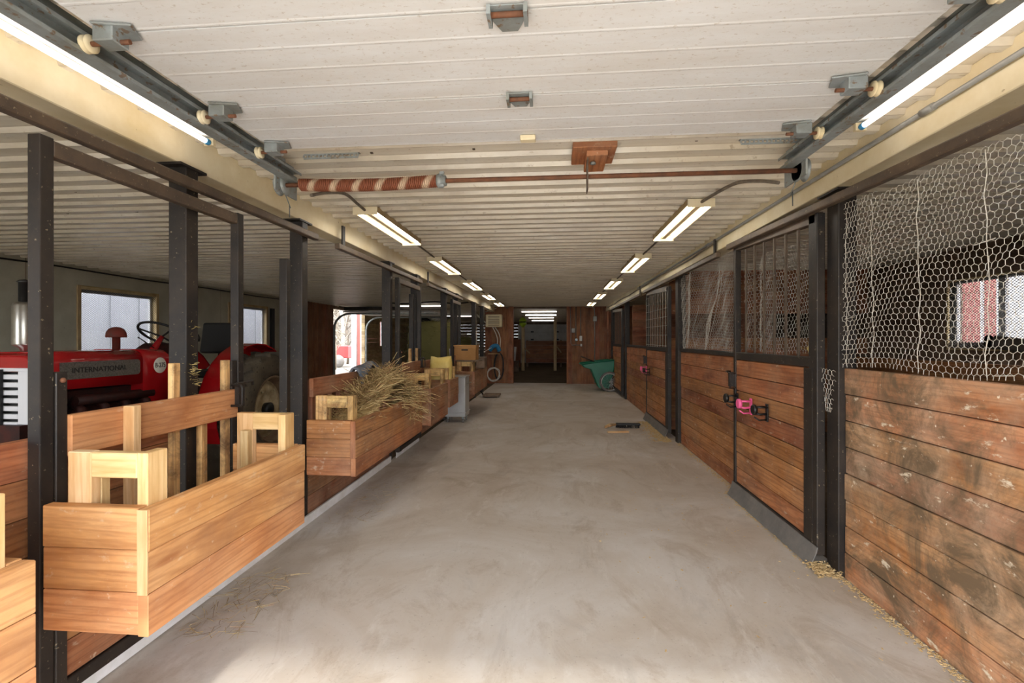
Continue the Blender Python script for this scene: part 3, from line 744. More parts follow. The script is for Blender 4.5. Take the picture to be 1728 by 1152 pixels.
# ------------------------------------------------------------------ raised overhead door with its tracks and spring
ZD = 2.40
t = thing('garage_door', 'white overhead door parked open under the ceiling near the entrance', 'garage door', (-.14, 1, ZD), None, 'thing')
sec = [2.43, 1.975, 1.46, .95, .44, -.07]
def section(ya, yb):
    m = MB(); pts = []; y = ya + .004; n = 4; w = (yb - ya - .008) / n
    for i in range(n):
        pts += [(y, ZD), (y + w * .88, ZD), (y + w * .92, ZD - .0011), (y + w * .97, ZD - .0011)]; y += w
    pts.append((yb - .004, ZD)); pts += [(yb - .004, ZD + .042), (ya + .004, ZD + .042)]
    m.prism(pts, 'X', -1.47, 1.19); return m.build('door_section', 'doorskin', t)
secs = [section(sec[i + 1], sec[i]) for i in range(5)]
def hinge(x, y, parent, rot=0, big=1.0):
    m = MB()
    m.box(x - .05 * big, x + .05 * big, y - .035, y + .035, ZD - .010, ZD - .006)
    m.prism([(x - .055 * big, y + .02), (x - .025, y + .085 * big), (x + .025, y + .085 * big), (x + .055 * big, y + .02)], 'Z', ZD - .012, ZD - .006)
    for s_ in (-1, 1): m.box(x + s_ * .055 * big - .006, x + s_ * .055 * big + .006, y - .04, y + .03, ZD - .035, ZD - .006)
    o = m.build('hinge', 'galvdull', parent)
    MB().tube([(x - .062 * big, y - .012, ZD - .022), (x + .062 * big, y - .012, ZD - .022)], .009, 8).build('hinge_pin', 'rust', o)
hinge(-.14, 1.975, secs[0], big=.85); hinge(-.14, 1.46, secs[1]); hinge(-.14, .95, secs[2])
MB().box(-.165, -.09, 2.345, 2.39, ZD - .028, ZD - .003).build('lift_bracket', 'cream', secs[0], bevel=.004)
def rollerset(x, s_, y, parent):
    """hinge plate, axle and roller at the door edge; s_ points towards the track"""
    m = MB().prism([(x - s_ * .13, y - .03), (x - s_ * .01, y - .055), (x - s_ * .01, y + .055), (x - s_ * .10, y + .05)], 'Z', ZD - .012, ZD - .005)
    m.box(min(x - s_ * .07, x), max(x - s_ * .07, x), y - .035, y + .03, ZD - .055, ZD - .006)
    o = m.build('roller_hinge', 'galvdull', parent, bevel=.004)
    MB().tube([(x - s_ * .10, y, ZD - .045), (x + s_ * .05, y, ZD - .045)], .008, 8).build('axle', 'rust', o)
    MB().lathe([(.010, -.012), (.028, -.012), (.028, -.007), (.022, 0), (.028, .007), (.028, .012), (.010, .012)], (x + s_ * .045, y, ZD - .045), 'X', 16).build('roller', 'cream', o)
for i, y in enumerate((2.37, 1.975, 1.46, .95)):
    rollerset(-1.455, -1, y - .02, secs[min(i, 3)]); rollerset(1.175, 1, y - .02, secs[min(i, 3)])
def track(x, s_, label):
    t = thing('door_track', label, 'door track', (x, 1.3, 2.28), 'overhead door tracks', 'thing')
    z0, z1 = 2.325, 2.395; xo = x + s_ * .028; xi = x - s_ * .026
    m = MB(); prof = [(xi, z0 + .014), (xi, z0), (xo, z0), (xo, z1), (xi, z1), (xi, z1 - .014)]
    th = .0035; inner = [(xi + s_ * th, z0 + .014), (xi + s_ * th, z0 + th), (xo - s_ * th, z0 + th), (xo - s_ * th, z1 - th), (xi + s_ * th, z1 - th), (xi + s_ * th, z1 - .014)]
    rings = [[(p[0], y, p[1]) for p in prof + inner[::-1]] for y in (-.45, 2.78)]
    m.loft(rings, False); m.build('channel', 'galvdull', t)
    m = MB().box(xo, xo + s_ * .004, -.45, 2.70, z0 + .03, z1 + .06).box(min(xo - s_ * .05, xo), max(xo - s_ * .05, xo), -.45, 2.70, z1 + .004, z1 + .008)
    m.build('angle_iron', 'galv', t)
    m = MB().box(xo + s_ * .002, xo + s_ * .012, 2.60, 2.83, 2.25, 2.39)
    m.lathe([(.012, -.02), (.055, -.02), (.06, -.014), (.045, 0), (.045, .02), (.06, .026), (.012, .03)], (x + s_ * .05, 2.695, 2.30), 'X', 20)
    m.build('cable_drum', 'galvdull', t)
    MB().tube([(x + s_ * .03, 2.70, 2.25), (x + s_ * .02, 2.74, 2.18), (x + s_ * .05, 2.78, 2.21), (x + s_ * .06, 2.80, 2.14)], .003, 5).build('cable_end', 'galv', t)
    return t
track(-1.535, -1, 'galvanized overhead door track beside the left ceiling tube')
track(1.255, 1, 'galvanized overhead door track beside the right ceiling tube')
t = thing('torsion_shaft', 'rusty torsion shaft with a striped coil spring across the ceiling', 'spring shaft', (-.15, 2.695, 2.28))
MB().tube([(-1.60, 2.695, 2.30), (1.32, 2.695, 2.30)], .0125, 10).build('shaft', 'rust', t)
pts = []; turns = 74
for i in range(turns * 12 + 1):
    a = i * 2 * PI / 12; x = -1.47 + .82 * i / (turns * 12)
    pts.append((x, 2.695 + .031 * math.cos(a), 2.30 - .012 * math.sin(PI * i / (turns * 12)) + .031 * math.sin(a)))
MB().tube(pts, .0058, 5).build('spring', 'spring', t)
m = MB().lathe([(.015, -.03), (.036, -.03), (.040, -.02), (.040, 0), (.03, .004), (.03, .02), (.015, .02)], (-.63, 2.695, 2.30), 'X', 14)
for a in range(3): m.box(-.64, -.615, 2.69 + .04 * math.cos(a * 2.1) - .008, 2.69 + .04 * math.cos(a * 2.1) + .008, 2.30 + .04 * math.sin(a * 2.1) - .008, 2.30 + .04 * math.sin(a * 2.1) + .008)
m.build('winding_cone', 'galvdull', t)
t = thing('bearing_block', 'brown wood block on the ceiling holding the shaft bearing plate', 'bracket', (.2, 2.72, 2.40))
MB().box(.10, .335, 2.60, 2.86, 2.425, 2.462).build('board', 'plank', t, bevel=.003)
MB().box(.175, .29, 2.64, 2.90, 2.395, 2.424).build('batten', 'plank', t, bevel=.003)
MB().box(.180, .186, 2.66, 2.75, 2.22, 2.394).build('bearing_plate', 'rustysteel', t)
MB().lathe([(.004, 0), (.016, 0), (.016, .012), (.004, .012)], (.215, 2.72, 2.375), 'Z', 6).build('nut', 'galvdull', t)
def perf(x0, x1, y, label):
    t = MB(); n = int((x1 - x0) / .022)
    t.box(x0, x1, y - .002, y + .002, 2.425, 2.435).box(x0, x1, y - .002, y + .002, 2.447, 2.460).box(x0, x1, y - .002, y + .035, 2.458, 2.462)
    for i in range(n + 1): x = x0 + (x1 - x0) * i / n; t.box(x - .004, x + .004, y - .0021, y + .0021, 2.434, 2.448)
    return tag(t.build('punched_angle', 'galvdull'), label, 'bracket')
perf(-1.42, -1.10, 2.64, 'punched galvanized angle strip beside the striped spring')
perf(.98, 1.40, 2.64, 'punched galvanized angle strip over the right track end')

# ------------------------------------------------------------------ fluorescent lights
def fixture(x, y0, label, L=1.26, g='twin-tube ceiling lights over the aisle'):
    t = thing('ceiling_light', label, 'ceiling light', (x, y0, 2.40), g)
    y1 = y0 + L; w = .10; zc = 2.458
    m = MB()
    prof = [(x - w, zc - .045), (x - w, zc), (x + w, zc), (x + w, zc - .045), (x + w - .004, zc - .045), (x + w - .008, zc - .006), (x + .03, zc - .012), (x + .02, zc - .04), (x - .02, zc - .04), (x - .03, zc - .012), (x - w + .008, zc - .006), (x - w + .004, zc - .045)]
    m.loft([[(p[0], y, p[1]) for p in prof] for y in (y0, y1)], False); m.build('housing', 'dustytin', t)
    for y in (y0 - .008, y1): MB().box(x - w, x + w, y, y + .008, zc - .062, zc).build('end_cap', 'cream', t)
    for s_ in (-1, 1): MB().tube([(x + s_ * .066, y0 + .02, zc - .040), (x + s_ * .066, y1 - .02, zc - .040)], .0135, 8).build('tube', 'tube', t)
    return t
ordn = ['nearest', 'second', 'third', 'fourth', 'farthest']
for i, y in enumerate((3.74, 6.05, 8.42, 10.80, 13.15)):
    fixture(-1.50 - .02 * i, y, '%s twin-tube light in the left row over the aisle' % ordn[i])
    fixture(1.10 - .01 * i, y, '%s twin-tube light in the right row over the aisle' % ordn[i])
def single(x, y0, y1, label):
    t = thing('ceiling_light', label, 'ceiling light', (x, y0, 2.40), 'single-tube lights beside the door tracks')
    MB().box(x - .02, x + .02, y0 - .03, y1 + .03, 2.442, 2.462).build('housing', 'board_white', t, bevel=.003)
    MB().tube([(x, y0, 2.415), (x, y1 - .03, 2.415)], .0125, 10).build('tube', 'tubedim', t)
    MB().tube([(x, y1 - .03, 2.415), (x, y1, 2.415)], .0155, 10).build('tube_cap', 'blue', t)
    MB().box(x - .025, x + .025, y1 - .005, y1 + .015, 2.40, 2.437).build('socket', 'cream', t)
single(-1.772, .95, 2.35, 'single bright tube light between left track and cream beam')
single(1.462, .95, 2.45, 'single bright tube light between right track and cream beam')
for i, y in enumerate((17.5, 19.9, 22.4, 25.6)):
    t = thing('ceiling_light', '%s crosswise tube light in the dark back room' % ['first', 'second', 'third', 'last'][i], 'ceiling light', (-.55, y, 2.40), 'crosswise tubes in the back room')
    MB().box(-1.18, .10, y - .05, y + .05, 2.425, 2.46).build('housing', 'board_white', t)
    MB().tube([(-1.17, y - .03, 2.408), (.09, y - .03, 2.408)], .016, 8).build('tube', 'tubedim', t)
    MB().tube([(-1.17, y + .03, 2.408), (.09, y + .03, 2.408)], .016, 8).build('tube', 'tubedim', t)
for i, y in enumerate((14.2, 20.5)):
    t = thing('ceiling_light', ['tube light over the left pen, seen between posts', 'far tube light deep in the left pen'][i], 'ceiling light', (-4.0, y, 2.40), 'tubes in the left pen')
    MB().box(-4.65, -3.35, y - .05, y + .05, 2.425, 2.46).build('housing', 'board_white', t)
    MB().tube([(-4.62, y, 2.408), (-3.38, y, 2.408)], .016, 8).build('tube', 'tubedim', t)
def cable(pts, r, mat, label, cat='cable', name='cable'):
    return tag(MB().tube(pts, r, 6).build(name, mat), label, cat)
def sm(pts, n=6):
    out = []; P_ = [Vector(p) for p in pts]
    for i in range(len(P_) - 1):
        p0, p1, p2, p3 = P_[max(i - 1, 0)], P_[i], P_[i + 1], P_[min(i + 2, len(P_) - 1)]
        for k in range(n):
            u = k / n; out.append(.5 * ((2 * p1) + (p2 - p0) * u + (2 * p0 - 5 * p1 + 4 * p2 - p3) * u * u + (3 * p1 - p0 - 3 * p2 + p3) * u ** 3))
    out.append(P_[-1]); return out
cable(sm([(-1.46, 2.80, 2.27), (-1.44, 2.95, 2.33), (-1.43, 3.2, 2.40), (-1.47, 3.5, 2.42), (-1.50, 3.725, 2.43)]), .011, 'cable_dark', 'dark cable dropping from the left track end to the nearest light')
cable(sm([(1.24, 2.80, 2.27), (1.20, 2.95, 2.33), (1.16, 3.2, 2.40), (1.12, 3.5, 2.42), (1.10, 3.725, 2.43)]), .011, 'cable_dark', 'dark cable from the right track end to the nearest light')
for i, y in enumerate((3.74, 6.05, 8.42, 10.80)):
    y2 = (6.05, 8.42, 10.80, 13.15)[i]
    cable([(-1.50 - .02 * i, y + 1.27, 2.448), (-1.52 - .02 * i, y2 - .01, 2.448)], .010, 'cable_dark', 'dark conduit linking the %s and %s lights of the left row' % (ordn[i], ordn[i + 1]))
    cable([(1.10 - .01 * i, y + 1.27, 2.448), (1.09 - .01 * i, y2 - .01, 2.448)], .010, 'cable_dark', 'dark conduit linking the %s and %s lights of the right row' % (ordn[i], ordn[i + 1]))

# ------------------------------------------------------------------ tractor
TX, TY = -3.9, 4.3
tr = thing('tractor', 'old red farm tractor with a white slotted grille, parked behind the left gates', 'tractor', (TX, TY, 0))
def hoodring(y, hw, zt, zb, rad=.09):
    p = [(TX - hw, y, zb)]
    for k in range(6): a = PI - k * PI / 10; p.append((TX - hw + rad + rad * math.cos(a), y, zt - rad + rad * math.sin(a)))
    for k in range(6): a = PI / 2 - k * PI / 10; p.append((TX + hw - rad + rad * math.cos(a), y, zt - rad + rad * math.sin(a)))
    p.append((TX + hw, y, zb)); return p
m = MB(); m.loft([hoodring(3.10, .245, 1.275, 1.19), hoodring(3.13, .262, 1.305, 1.19), hoodring(3.20, .27, 1.312, 1.03)][0:2])
m.loft([hoodring(3.13, .262, 1.308, 1.03), hoodring(3.5, .270, 1.314, 1.025), hoodring(3.98, .272, 1.312, 1.015)])
hood = m.build('hood', 'redpaint', tr)
# cowl behind the hood, deeper, with a rounded rear edge
m = MB()
rg = [hoodring(3.982, .276, 1.316, .95), hoodring(4.10, .276, 1.316, .84), hoodring(4.26, .274, 1.31, .82), hoodring(4.36, .262, 1.27, .86)]
m.loft(rg); cowl = m.build('cowl', 'redpaint', tr)
m = MB().prism([(4.36, 1.29), (4.50, 1.37), (4.56, 1.35), (4.50, 1.05), (4.36, .95)], 'X', TX - .2, TX + .22); m.build('dashboard', 'engine', tr, bevel=.02, seg=2)
# side mesh and lettering
xs = TX + .276
m = MB(); pts = []
for (cy, cz, a0) in ((3.92, 1.20, 0), (3.92, 1.13, -90)): 
    for k in range(5): a = math.radians(90 - k * 22.5 + a0); pts.append((cy + .03 * math.cos(a), cz + .03 * math.sin(a)))
pts += [(3.26, 1.10), (3.26, 1.23)]
m.prism(pts, 'X', xs - .006, xs + .002); gz = m.build('side_mesh', 'gauze', hood)
def text(body, size, loc, rot, mat, parent, name, ext=.0015, sx=1.0):
    cu = bpy.data.curves.new('txt', 'FONT'); cu.body = body; cu.size = size; cu.extrude = ext; cu.align_x = 'CENTER'; cu.align_y = 'CENTER'
    ob = bpy.data.objects.new('txt', cu); COL.objects.link(ob); bpy.context.view_layer.update()
    me = bpy.data.meshes.new_from_object(ob.evaluated_get(bpy.context.evaluated_depsgraph_get())); bpy.data.objects.remove(ob)
    r = parent
    while r.parent: r = r.parent
    mt = Matrix.Translation(Vector(loc) - Vector(r.location)) @ rot.to_4x4() @ Matrix.Diagonal((sx, 1, 1, 1))
    me.transform(mt); me.materials.clear(); me.materials.append(M[mat])
    o = bpy.data.objects.new(name, me); COL.objects.link(o); o.parent = parent; return o
RX = Matrix(((0, 0, 1), (1, 0, 0), (0, 1, 0)))     # text facing +X, reading along +Y
text('INTERNATIONAL', .058, (xs + .0035, 3.58, 1.165), RX, 'lettering', hood, 'lettering', sx=1.05)
MB().lathe([(.002, 0), (.070, 0), (.072, .002), (.070, .004), (.002, .004)], (TX + .275, 4.165, 1.165), 'X', 28).build('badge', 'badge_white', cowl)
text('B-275', .062, (TX + .2805, 4.165, 1.165), RX, 'badge_black', cowl, 'badge_lettering', sx=.8)
# grille
m = MB(); n = 7
m.box(TX - .25, TX + .25, 3.095, 3.125, 1.175, 1.20).box(TX + .13, TX + .25, 3.095, 3.125, .80, 1.175).box(TX - .25, TX - .13, 3.095, 3.125, .80, 1.175)
for i in range(n): z = 1.175 - .021 - i * .056; m.box(TX - .13, TX + .13, 3.095, 3.125, z - .035, z)
m.box(TX + .238, TX + .262, 3.10, 3.28, .80, 1.19).box(TX - .262, TX - .238, 3.10, 3.28, .80, 1.19)
gr = m.build('grille', 'grille_white', tr, bevel=.004)
m = MB().box(TX - .235, TX + .235, 3.126, 3.30, .80, 1.17); m.build('radiator', 'black', tr)
for s_ in (-1, 1): MB().lathe([(.002, -.07), (.06, -.06), (.085, 0), (.08, .012), (.002, .02)], (TX + s_ * .36, 3.10, .98), 'Y', 20).build('headlamp', 'black', tr)
MB().box(TX - .06, TX + .02, 3.075, 3.094, .78, 1.19).build('grille_bar', 'black', tr)
# engine, gearbox, chassis
m = MB().box(TX - .16, TX + .16, 3.30, 4.35, .45, 1.0).box(TX - .2, TX + .2, 3.05, 3.35, .45, .80).box(TX - .18, TX + .18, 4.35, 5.35, .42, .86)
for i in range(4): m.tube([(TX + .16, 3.45 + i * .2, .9), (TX + .24, 3.45 + i * .2, .86), (TX + .24, 3.45 + i * .2, .70)], .035, 8)
m.tube([(TX + .24, 3.4, .93), (TX + .25, 4.1, .92)], .04, 8).lathe([(.01, 0), (.07, 0), (.07, .2), (.01, .2)], (TX + .24, 3.62, .58), 'Z', 14)
m.build('engine', 'engine', tr)
# exhaust, pre-cleaner
m = MB().lathe([(.02, 0), (.03, .03), (.068, .05), (.070, .06), (.070, .34), (.06, .36), (.02, .37)], (TX + .01, 3.24, 1.31), 'Z', 20); ex = m.build('muffler', 'alu', tr)
MB().lathe([(.002, 0), (.034, 0), (.034, .14), (.045, .145), (.03, .16), (.002, .165)], (TX + .01, 3.24, 1.68), 'Z', 16).build('exhaust_tip', 'black', ex)
MB().lathe([(.03, 0), (.03, .115), (.075, .115), (.078, .125), (.073, .16), (.055, .19), (.03, .205), (.001, .21)], (TX + .02, 3.98, 1.305), 'Z', 20).build('air_cleaner', 'redrust', tr)
MB().tube([(TX + .1, 4.30, 1.32), (TX + .06, 4.17, 1.42)], .005, 6).lathe([(.001, -.01), (.011, 0), (.001, .01)], (TX + .06, 4.17, 1.42), 'Z', 8).build('throttle_lever', 'black', tr)
# steering wheel and column
tilt = Matrix.Rotation(math.radians(-32), 3, 'X'); cs = Vector((TX + .02, 4.50, 1.455))
pts = [cs + tilt @ Vector((.215 * math.cos(a * PI / 18), .215 * math.sin(a * PI / 18), 0)) for a in range(36)]
m = MB().tube(pts, .012, 8, True)
for a in (90, 210, 330): m.tube([cs + tilt @ Vector((0, 0, -.03)), cs + tilt @ Vector((.21 * math.cos(math.radians(a)), .21 * math.sin(math.radians(a)), 0))], .009, 6)
m.build('steering_wheel', 'blackmatte', tr)
MB().tube([(TX + .02, 4.30, 1.20), tuple(cs + tilt @ Vector((0, 0, -.03)))], [.045, .022], 10).build('steering_column', 'redpaint', tr)
# seat
m = MB().box(TX - .22, TX + .22, 4.98, 5.34, .98, 1.06); st = m.build('seat', 'blackmatte', tr, bevel=.02, seg=2)
rot = Matrix.Rotation(math.radians(-10), 3, 'X')
MB().obox((TX, 5.36, 1.42), (.44, .08, .36), rot).build('backrest', 'blackmatte', tr, bevel=.025, seg=3)
MB().bar((TX, 5.30, 1.0), (TX, 5.38, 1.28), .06, .02).build('seat_bracket', 'black', tr)
MB().lathe([(.002, 0), (.05, .0), (.055, .04), (.04, .075), (.002, .085)], (TX + .16, 4.74, 1.38), 'Z', 14).tube([(TX + .16, 4.74, 1.38), (TX + .15, 4.6, 1.2)], .012, 6).build('gear_knob', 'blackmatte', tr)
# wheels
def wheel(x, y, r, w, rim, s_, name):
    m = MB(); hw = w / 2
    prof = [(rim, -hw * .75), (rim + .03, -hw * .95), (r * .86, -hw), (r * .96, -hw * .88), (r * .985, -hw * .5), (r, 0), (r * .985, hw * .5), (r * .96, hw * .88), (r * .86, hw), (rim + .03, hw * .95), (rim, hw * .75)]
    m.lathe(prof + prof[:1], (x, y, r), 'X', 48, cap=False)
    n = 22
    for i in range(n):
        for q in (-1, 1):
            a = 2 * PI * (i + (.25 if q > 0 else -.25)) / n; c = Vector((x + q * hw * .45, y + math.sin(a) * r * .985, r + math.cos(a) * r * .985))
            m.obox(c, (hw * 1.0, .05, .05), Matrix.Rotation(-a, 3, 'X') @ Matrix.Rotation(q * .6, 3, 'Z'))
    wo = m.build(name, 'tyre', tr)
    d = MB().lathe([(rim + .005, s_ * -hw * .8), (rim + .005, s_ * hw * .8), (rim - .02, s_ * hw * .8), (rim - .03, s_ * hw * .1), (rim * .86, s_ * hw * .02)], (x, y, r), 'X', 40, cap=False)
    d.build('rim', 'rimbrown', wo)
    d = MB().lathe([(rim * .86, s_ * hw * .02), (rim * .8, s_ * hw * .02), (rim * .72, s_ * hw * .25), (rim * .52, s_ * hw * .30), (rim * .46, s_ * hw * .05), (rim * .2, s_ * hw * .1), (.002, s_ * hw * .1)], (x, y, r), 'X', 32, cap=False)
    for k in range(6): a = k * PI / 3; d.lathe([(.014, 0), (.014, s_ * .02), (.002, s_ * .022)], (x + s_ * hw * .3, y + rim * .62 * math.cos(a), r + rim * .62 * math.sin(a)), 'X', 6)
    d.build('wheel_disc', 'rimbeige', wo)
    MB().lathe([(.07, s_ * hw * .08), (.075, s_ * hw * .5), (.05, s_ * hw * .6), (.002, s_ * hw * .6)], (x, y, r), 'X', 16).build('hub', 'black', wo)
wheel(TX + .66, 5.16, .625, .30, .37, 1, 'rear_wheel'); wheel(TX - .66, 5.16, .625, .30, .37, -1, 'rear_wheel')
wheel(TX + .56, 3.32, .36, .15, .22, 1, 'front_wheel'); wheel(TX - .56, 3.32, .36, .15, .22, -1, 'front_wheel')
m = MB().bar((TX - .5, 3.32, .36), (TX + .5, 3.32, .36), .07, .09); m.build('front_axle', 'engine', tr)
MB().lathe([(.09, -.52), (.09, .52)], (TX, 5.16, .625), 'X', 16).build('rear_axle', 'engine', tr)
for s_ in (-1, 1):   # fenders: a side plate and a curved top
    m = MB(); out, inn = [], []
    xi = TX + s_ * .40; xo = TX + s_ * .60
    for k in range(13):
        a = math.radians(205 - k * 14); out.append((5.16 + .70 * math.cos(a), .66 + .70 * math.sin(a)))
    m.prism(out, 'X', min(xi, xi + s_ * .012), max(xi, xi + s_ * .012))
    top_ = [(y, z) for y, z in out]; low = [(5.16 + (y - 5.16) * .98, .66 + (z - .66) * .98) for y, z in out]
    for k in range(12):
        ring = [top_[k], top_[k + 1], low[k + 1], low[k]]; m.prism(ring, 'X', min(xi, xo), max(xi, xo))
    m.build('fender', 'redpaint', tr)

# ------------------------------------------------------------------ things along the left side
# grey jacket over the slatted front
m = MB(); nx, ny = 12, 14
rings = []
for j in range(ny + 1):
    v = j / ny; y = 4.36 + .62 * v; rg = []
    for i in range(nx + 1):
        u = i / nx; x = -1.93 + .16 * u
        z = 1.125 + .05 * math.sin(PI * v) + .015 * math.sin(9 * v + 4 * u) - (abs(u - .5) * 2) ** 3 * (.08 + .05 * math.sin(6 * v + 2)) + rr(-.006, .006)
        rg.append((x, y, z))
    rings.append(rg)
bq = len(m.v)
for rg in rings: m.v += rg
for j in range(ny):
    for i in range(nx): q = j * (nx + 1) + i; m.face([q, q + 1, q + nx + 2, q + nx + 1], None, True)
o = m.build('jacket', 'cloth'); so = o.modifiers.new('thick', 'SOLIDIFY'); so.thickness = .018; so.offset = -1
tag(o, 'crumpled grey jacket thrown over the top board behind the hay', 'jacket')
# yellow sack
m = MB(); rings = []
for k in range(9):
    h = k / 8; z = .49 + .66 * h; hw, hd = .165 * (1 - .14 * h ** 2), .13 * (1 - .55 * h ** 2)
    rg = []
    for a in range(20):
        an = 2 * PI * a / 20; c, s_ = math.cos(an), math.sin(an); e = .55
        rg.append((-1.63 + hw * math.copysign(abs(c) ** e, c) + .010 * math.sin(3 * an + k), 6.90 + hd * math.copysign(abs(s_) ** e, s_) + .01 * math.cos(4 * an + 2 * k), z + (.010 * math.sin(an * 2 + 1) + .006 * math.sin(5 * an) if k > 5 else 0)))
    rings.append(rg)
m.loft(rings); tag(m.build('feed_sack', 'yellowbag'), 'pale yellow feed sack standing in a trough', 'sack')
m = MB().box(-1.70, -1.52, 5.66, 6.40, .45, .69); m.loft([[(-1.61 + .09 * math.cos(a * PI / 6), 6.03 + .36 * math.sin(a * PI / 6), .69) for a in range(12)], [(-1.61 + .05 * math.cos(a * PI / 6), 6.03 + .2 * math.sin(a * PI / 6), .76) for a in range(12)]])
tag(m.build('feed', 'grain'), 'dark feed in the short trough behind the hay', 'feed', None, 'stuff')
# stainless cart on casters
t = thing('steel_cart', 'shiny stainless steel cart on casters beside the troughs', 'cart', (-1.68, 8.25, 0))
MB().box(-1.835, -1.485, 8.02, 8.40, .10, .765).build('body', 'steelbin', t, bevel=.012, seg=2)
MB().box(-1.84, -1.475, 8.01, 8.41, .766, .785).build('lid', 'steelbin', t, bevel=.004)
MB().box(-1.84, -1.472, 8.007, 8.413, .165, .185).build('bumper', 'steelbin', t, bevel=.004)
MB().tube([(-1.485, 8.1, .66), (-1.44, 8.1, .66), (-1.44, 8.32, .66), (-1.485, 8.32, .66)], .009, 8).build('handle', 'alu', t)
for x in (-1.79, -1.53):
    for y in (8.07, 8.35):
        c = MB().lathe([(.006, -.012), (.034, -.012), (.036, 0), (.034, .012), (.006, .012)], (x, y, .036), 'X', 14); w = c.build('caster', 'rubber', t)
        MB().box(x - .02, x + .02, y - .015, y + .015, .062, .098).build('caster_fork', 'galv', w)
# cardboard box on a board over the far trough
tag(MB().box(-1.84, -1.36, 8.72, 9.12, 1.003, 1.025).build('shelf_board', 'olddark'), 'weathered board laid across the far trough frame under the cardboard box', 'board')
t = thing('cardboard_box', 'brown cardboard box with a lid, on the board over the far trough', 'box', (-1.6, 8.92, 1.026))
MB().box(-1.83, -1.43, 8.75, 9.10, 1.026, 1.27).build('body', 'cardboard', t)
MB().box(-1.84, -1.42, 8.74, 9.11, 1.235, 1.30).build('lid', 'cardboard', t, bevel=.004)
MB().box(-1.69, -1.57, 8.737, 8.741, 1.20, 1.225).build('hand_hole', 'blackmatte', t)
t = thing('paper_cup', 'white paper cup left of the cardboard box', 'cup', (-1.94, 9.02, 1.083))
tag(MB().lathe([(.03, 0), (.042, .13), (.045, .135), (.04, .135), (.028, .005)], (-1.868, 8.70, 1.101), 'Z', 14).build('paper_cup', 'paper'), 'white paper cup on the stall front left of the cardboard box', 'cup')
bpy.data.objects.remove(t)
tag(MB().box(-1.55, -1.38, 9.55, 9.9, .828, 1.05).build('crate', 'olddark', bevel=.006), 'small dark wooden crate on the edge of the farthest trough', 'crate')
# flat shovel head / dolly on the floor
t = thing('dustpan', 'dark flat long-handled dustpan lying on the floor by the farthest trough', 'dustpan', (-1.6, 11.8, 0))
MB().box(-1.72, -1.32, 11.55, 12.0, .02, .075).build('pan', 'olddark', t, bevel=.01)
MB().tube([(-1.72, 11.7, .05), (-1.8, 11.65, .2), (-1.83, 11.6, .42)], .02, 8).build('handle', 'black', t)
for y in (11.62, 11.92): MB().lathe([(.004, -.01), (.02, -.01), (.02, .01), (.004, .01)], (-1.36, y, .02), 'X', 10).build('wheel', 'paper', t)
# far-left wall: heater, hoses
t = thing('wall_heater', 'square white electric heater high on the far left wall', 'heater', (-1.88, 15.3, 1.8))
MB().box(-2.16, -1.64, 15.18, 15.40, 1.80, 2.20).build('case', 'cream', t, bevel=.03, seg=3)
m = MB()
for i in range(7): m.box(-2.08, -1.72, 15.172, 15.181, 1.85 + i * .045, 1.868 + i * .045)
m.build('grille', 'rustysteel', t); MB().box(-1.95, -1.85, 15.40, 15.50, 1.95, 2.05).build('bracket', 'steel', t)
cable(sm([(-2.52, 15.3, 2.33), (-2.45, 15.28, 2.2), (-2.25, 15.26, 2.0), (-2.17, 15.25, 1.95)]), .02, 'cable_white', 'white cable running down to the left side of the heater')
cable(sm([(-2.2, 15.45, 2.30), (-2.0, 15.45, 2.36), (-1.85, 15.45, 2.42)]), .015, 'cable_white', 'white cable rising from the wall bracket above the heater')
cable(sm([(-1.95, 15.3, 1.80), (-1.85, 15.3, 1.6), (-1.80, 15.35, 1.4), (-1.82, 15.4, 1.15)]), .016, 'cable_white', 'left of two pale cables hanging under the heater')
cable(sm([(-1.88, 15.3, 1.80), (-1.76, 15.3, 1.62), (-1.71, 15.35, 1.4), (-1.73, 15.4, 1.12)]), .016, 'cable_white', 'right of two pale cables hanging under the heater')
tag(MB().tube(sm([(-2.05, 15.38, 1.06), (-1.95, 15.34, 1.18), (-1.82, 15.34, 1.2), (-1.74, 15.38, 1.04)]), .07, 8).build('hose_reel', 'blue'), 'blue hose bundle hung on the far left wall', 'hose')
tag(MB().box(-2.1, -1.72, 15.30, 15.50, .94, .96).build('wall_shelf', 'pine'), 'small pale shelf under the blue hose bundle', 'shelf')
for k, (mt, lb) in enumerate((('black', 'black hose coil hanging low on the far left wall'), ('cable_white', 'pale cable coil lying low against the far left wall'))):
    pts = []
    for i in range(90):
        a = i * 2 * PI / 30; rx = (.20 if k else .15) + .02 * math.sin(i * .37); pts.append((-1.76 - .16 * k + rx * math.cos(a), 15.38 - .12 * k + .04 * math.sin(i * .21), (.30 if k else .55) + ((.20 if k else .42)) * math.sin(a) + .02 * math.sin(i * .5)))
    cable(pts, .013, mt, lb, 'hose', 'hose_coil')
cable([(-2.42, 14.9, 0), (-2.42, 14.9, 2.3)], .03, 'alu', 'thin metal pipe standing left of the far heater wall', 'pipe', 'stand_pipe')
cable(sm([(-2.40, 13.0, .8), (-2.2, 13.9, .95), (-1.97, 15.2, 1.15)]), .012, 'cable_white', 'pale cable slanting up to the blue hose bundle')
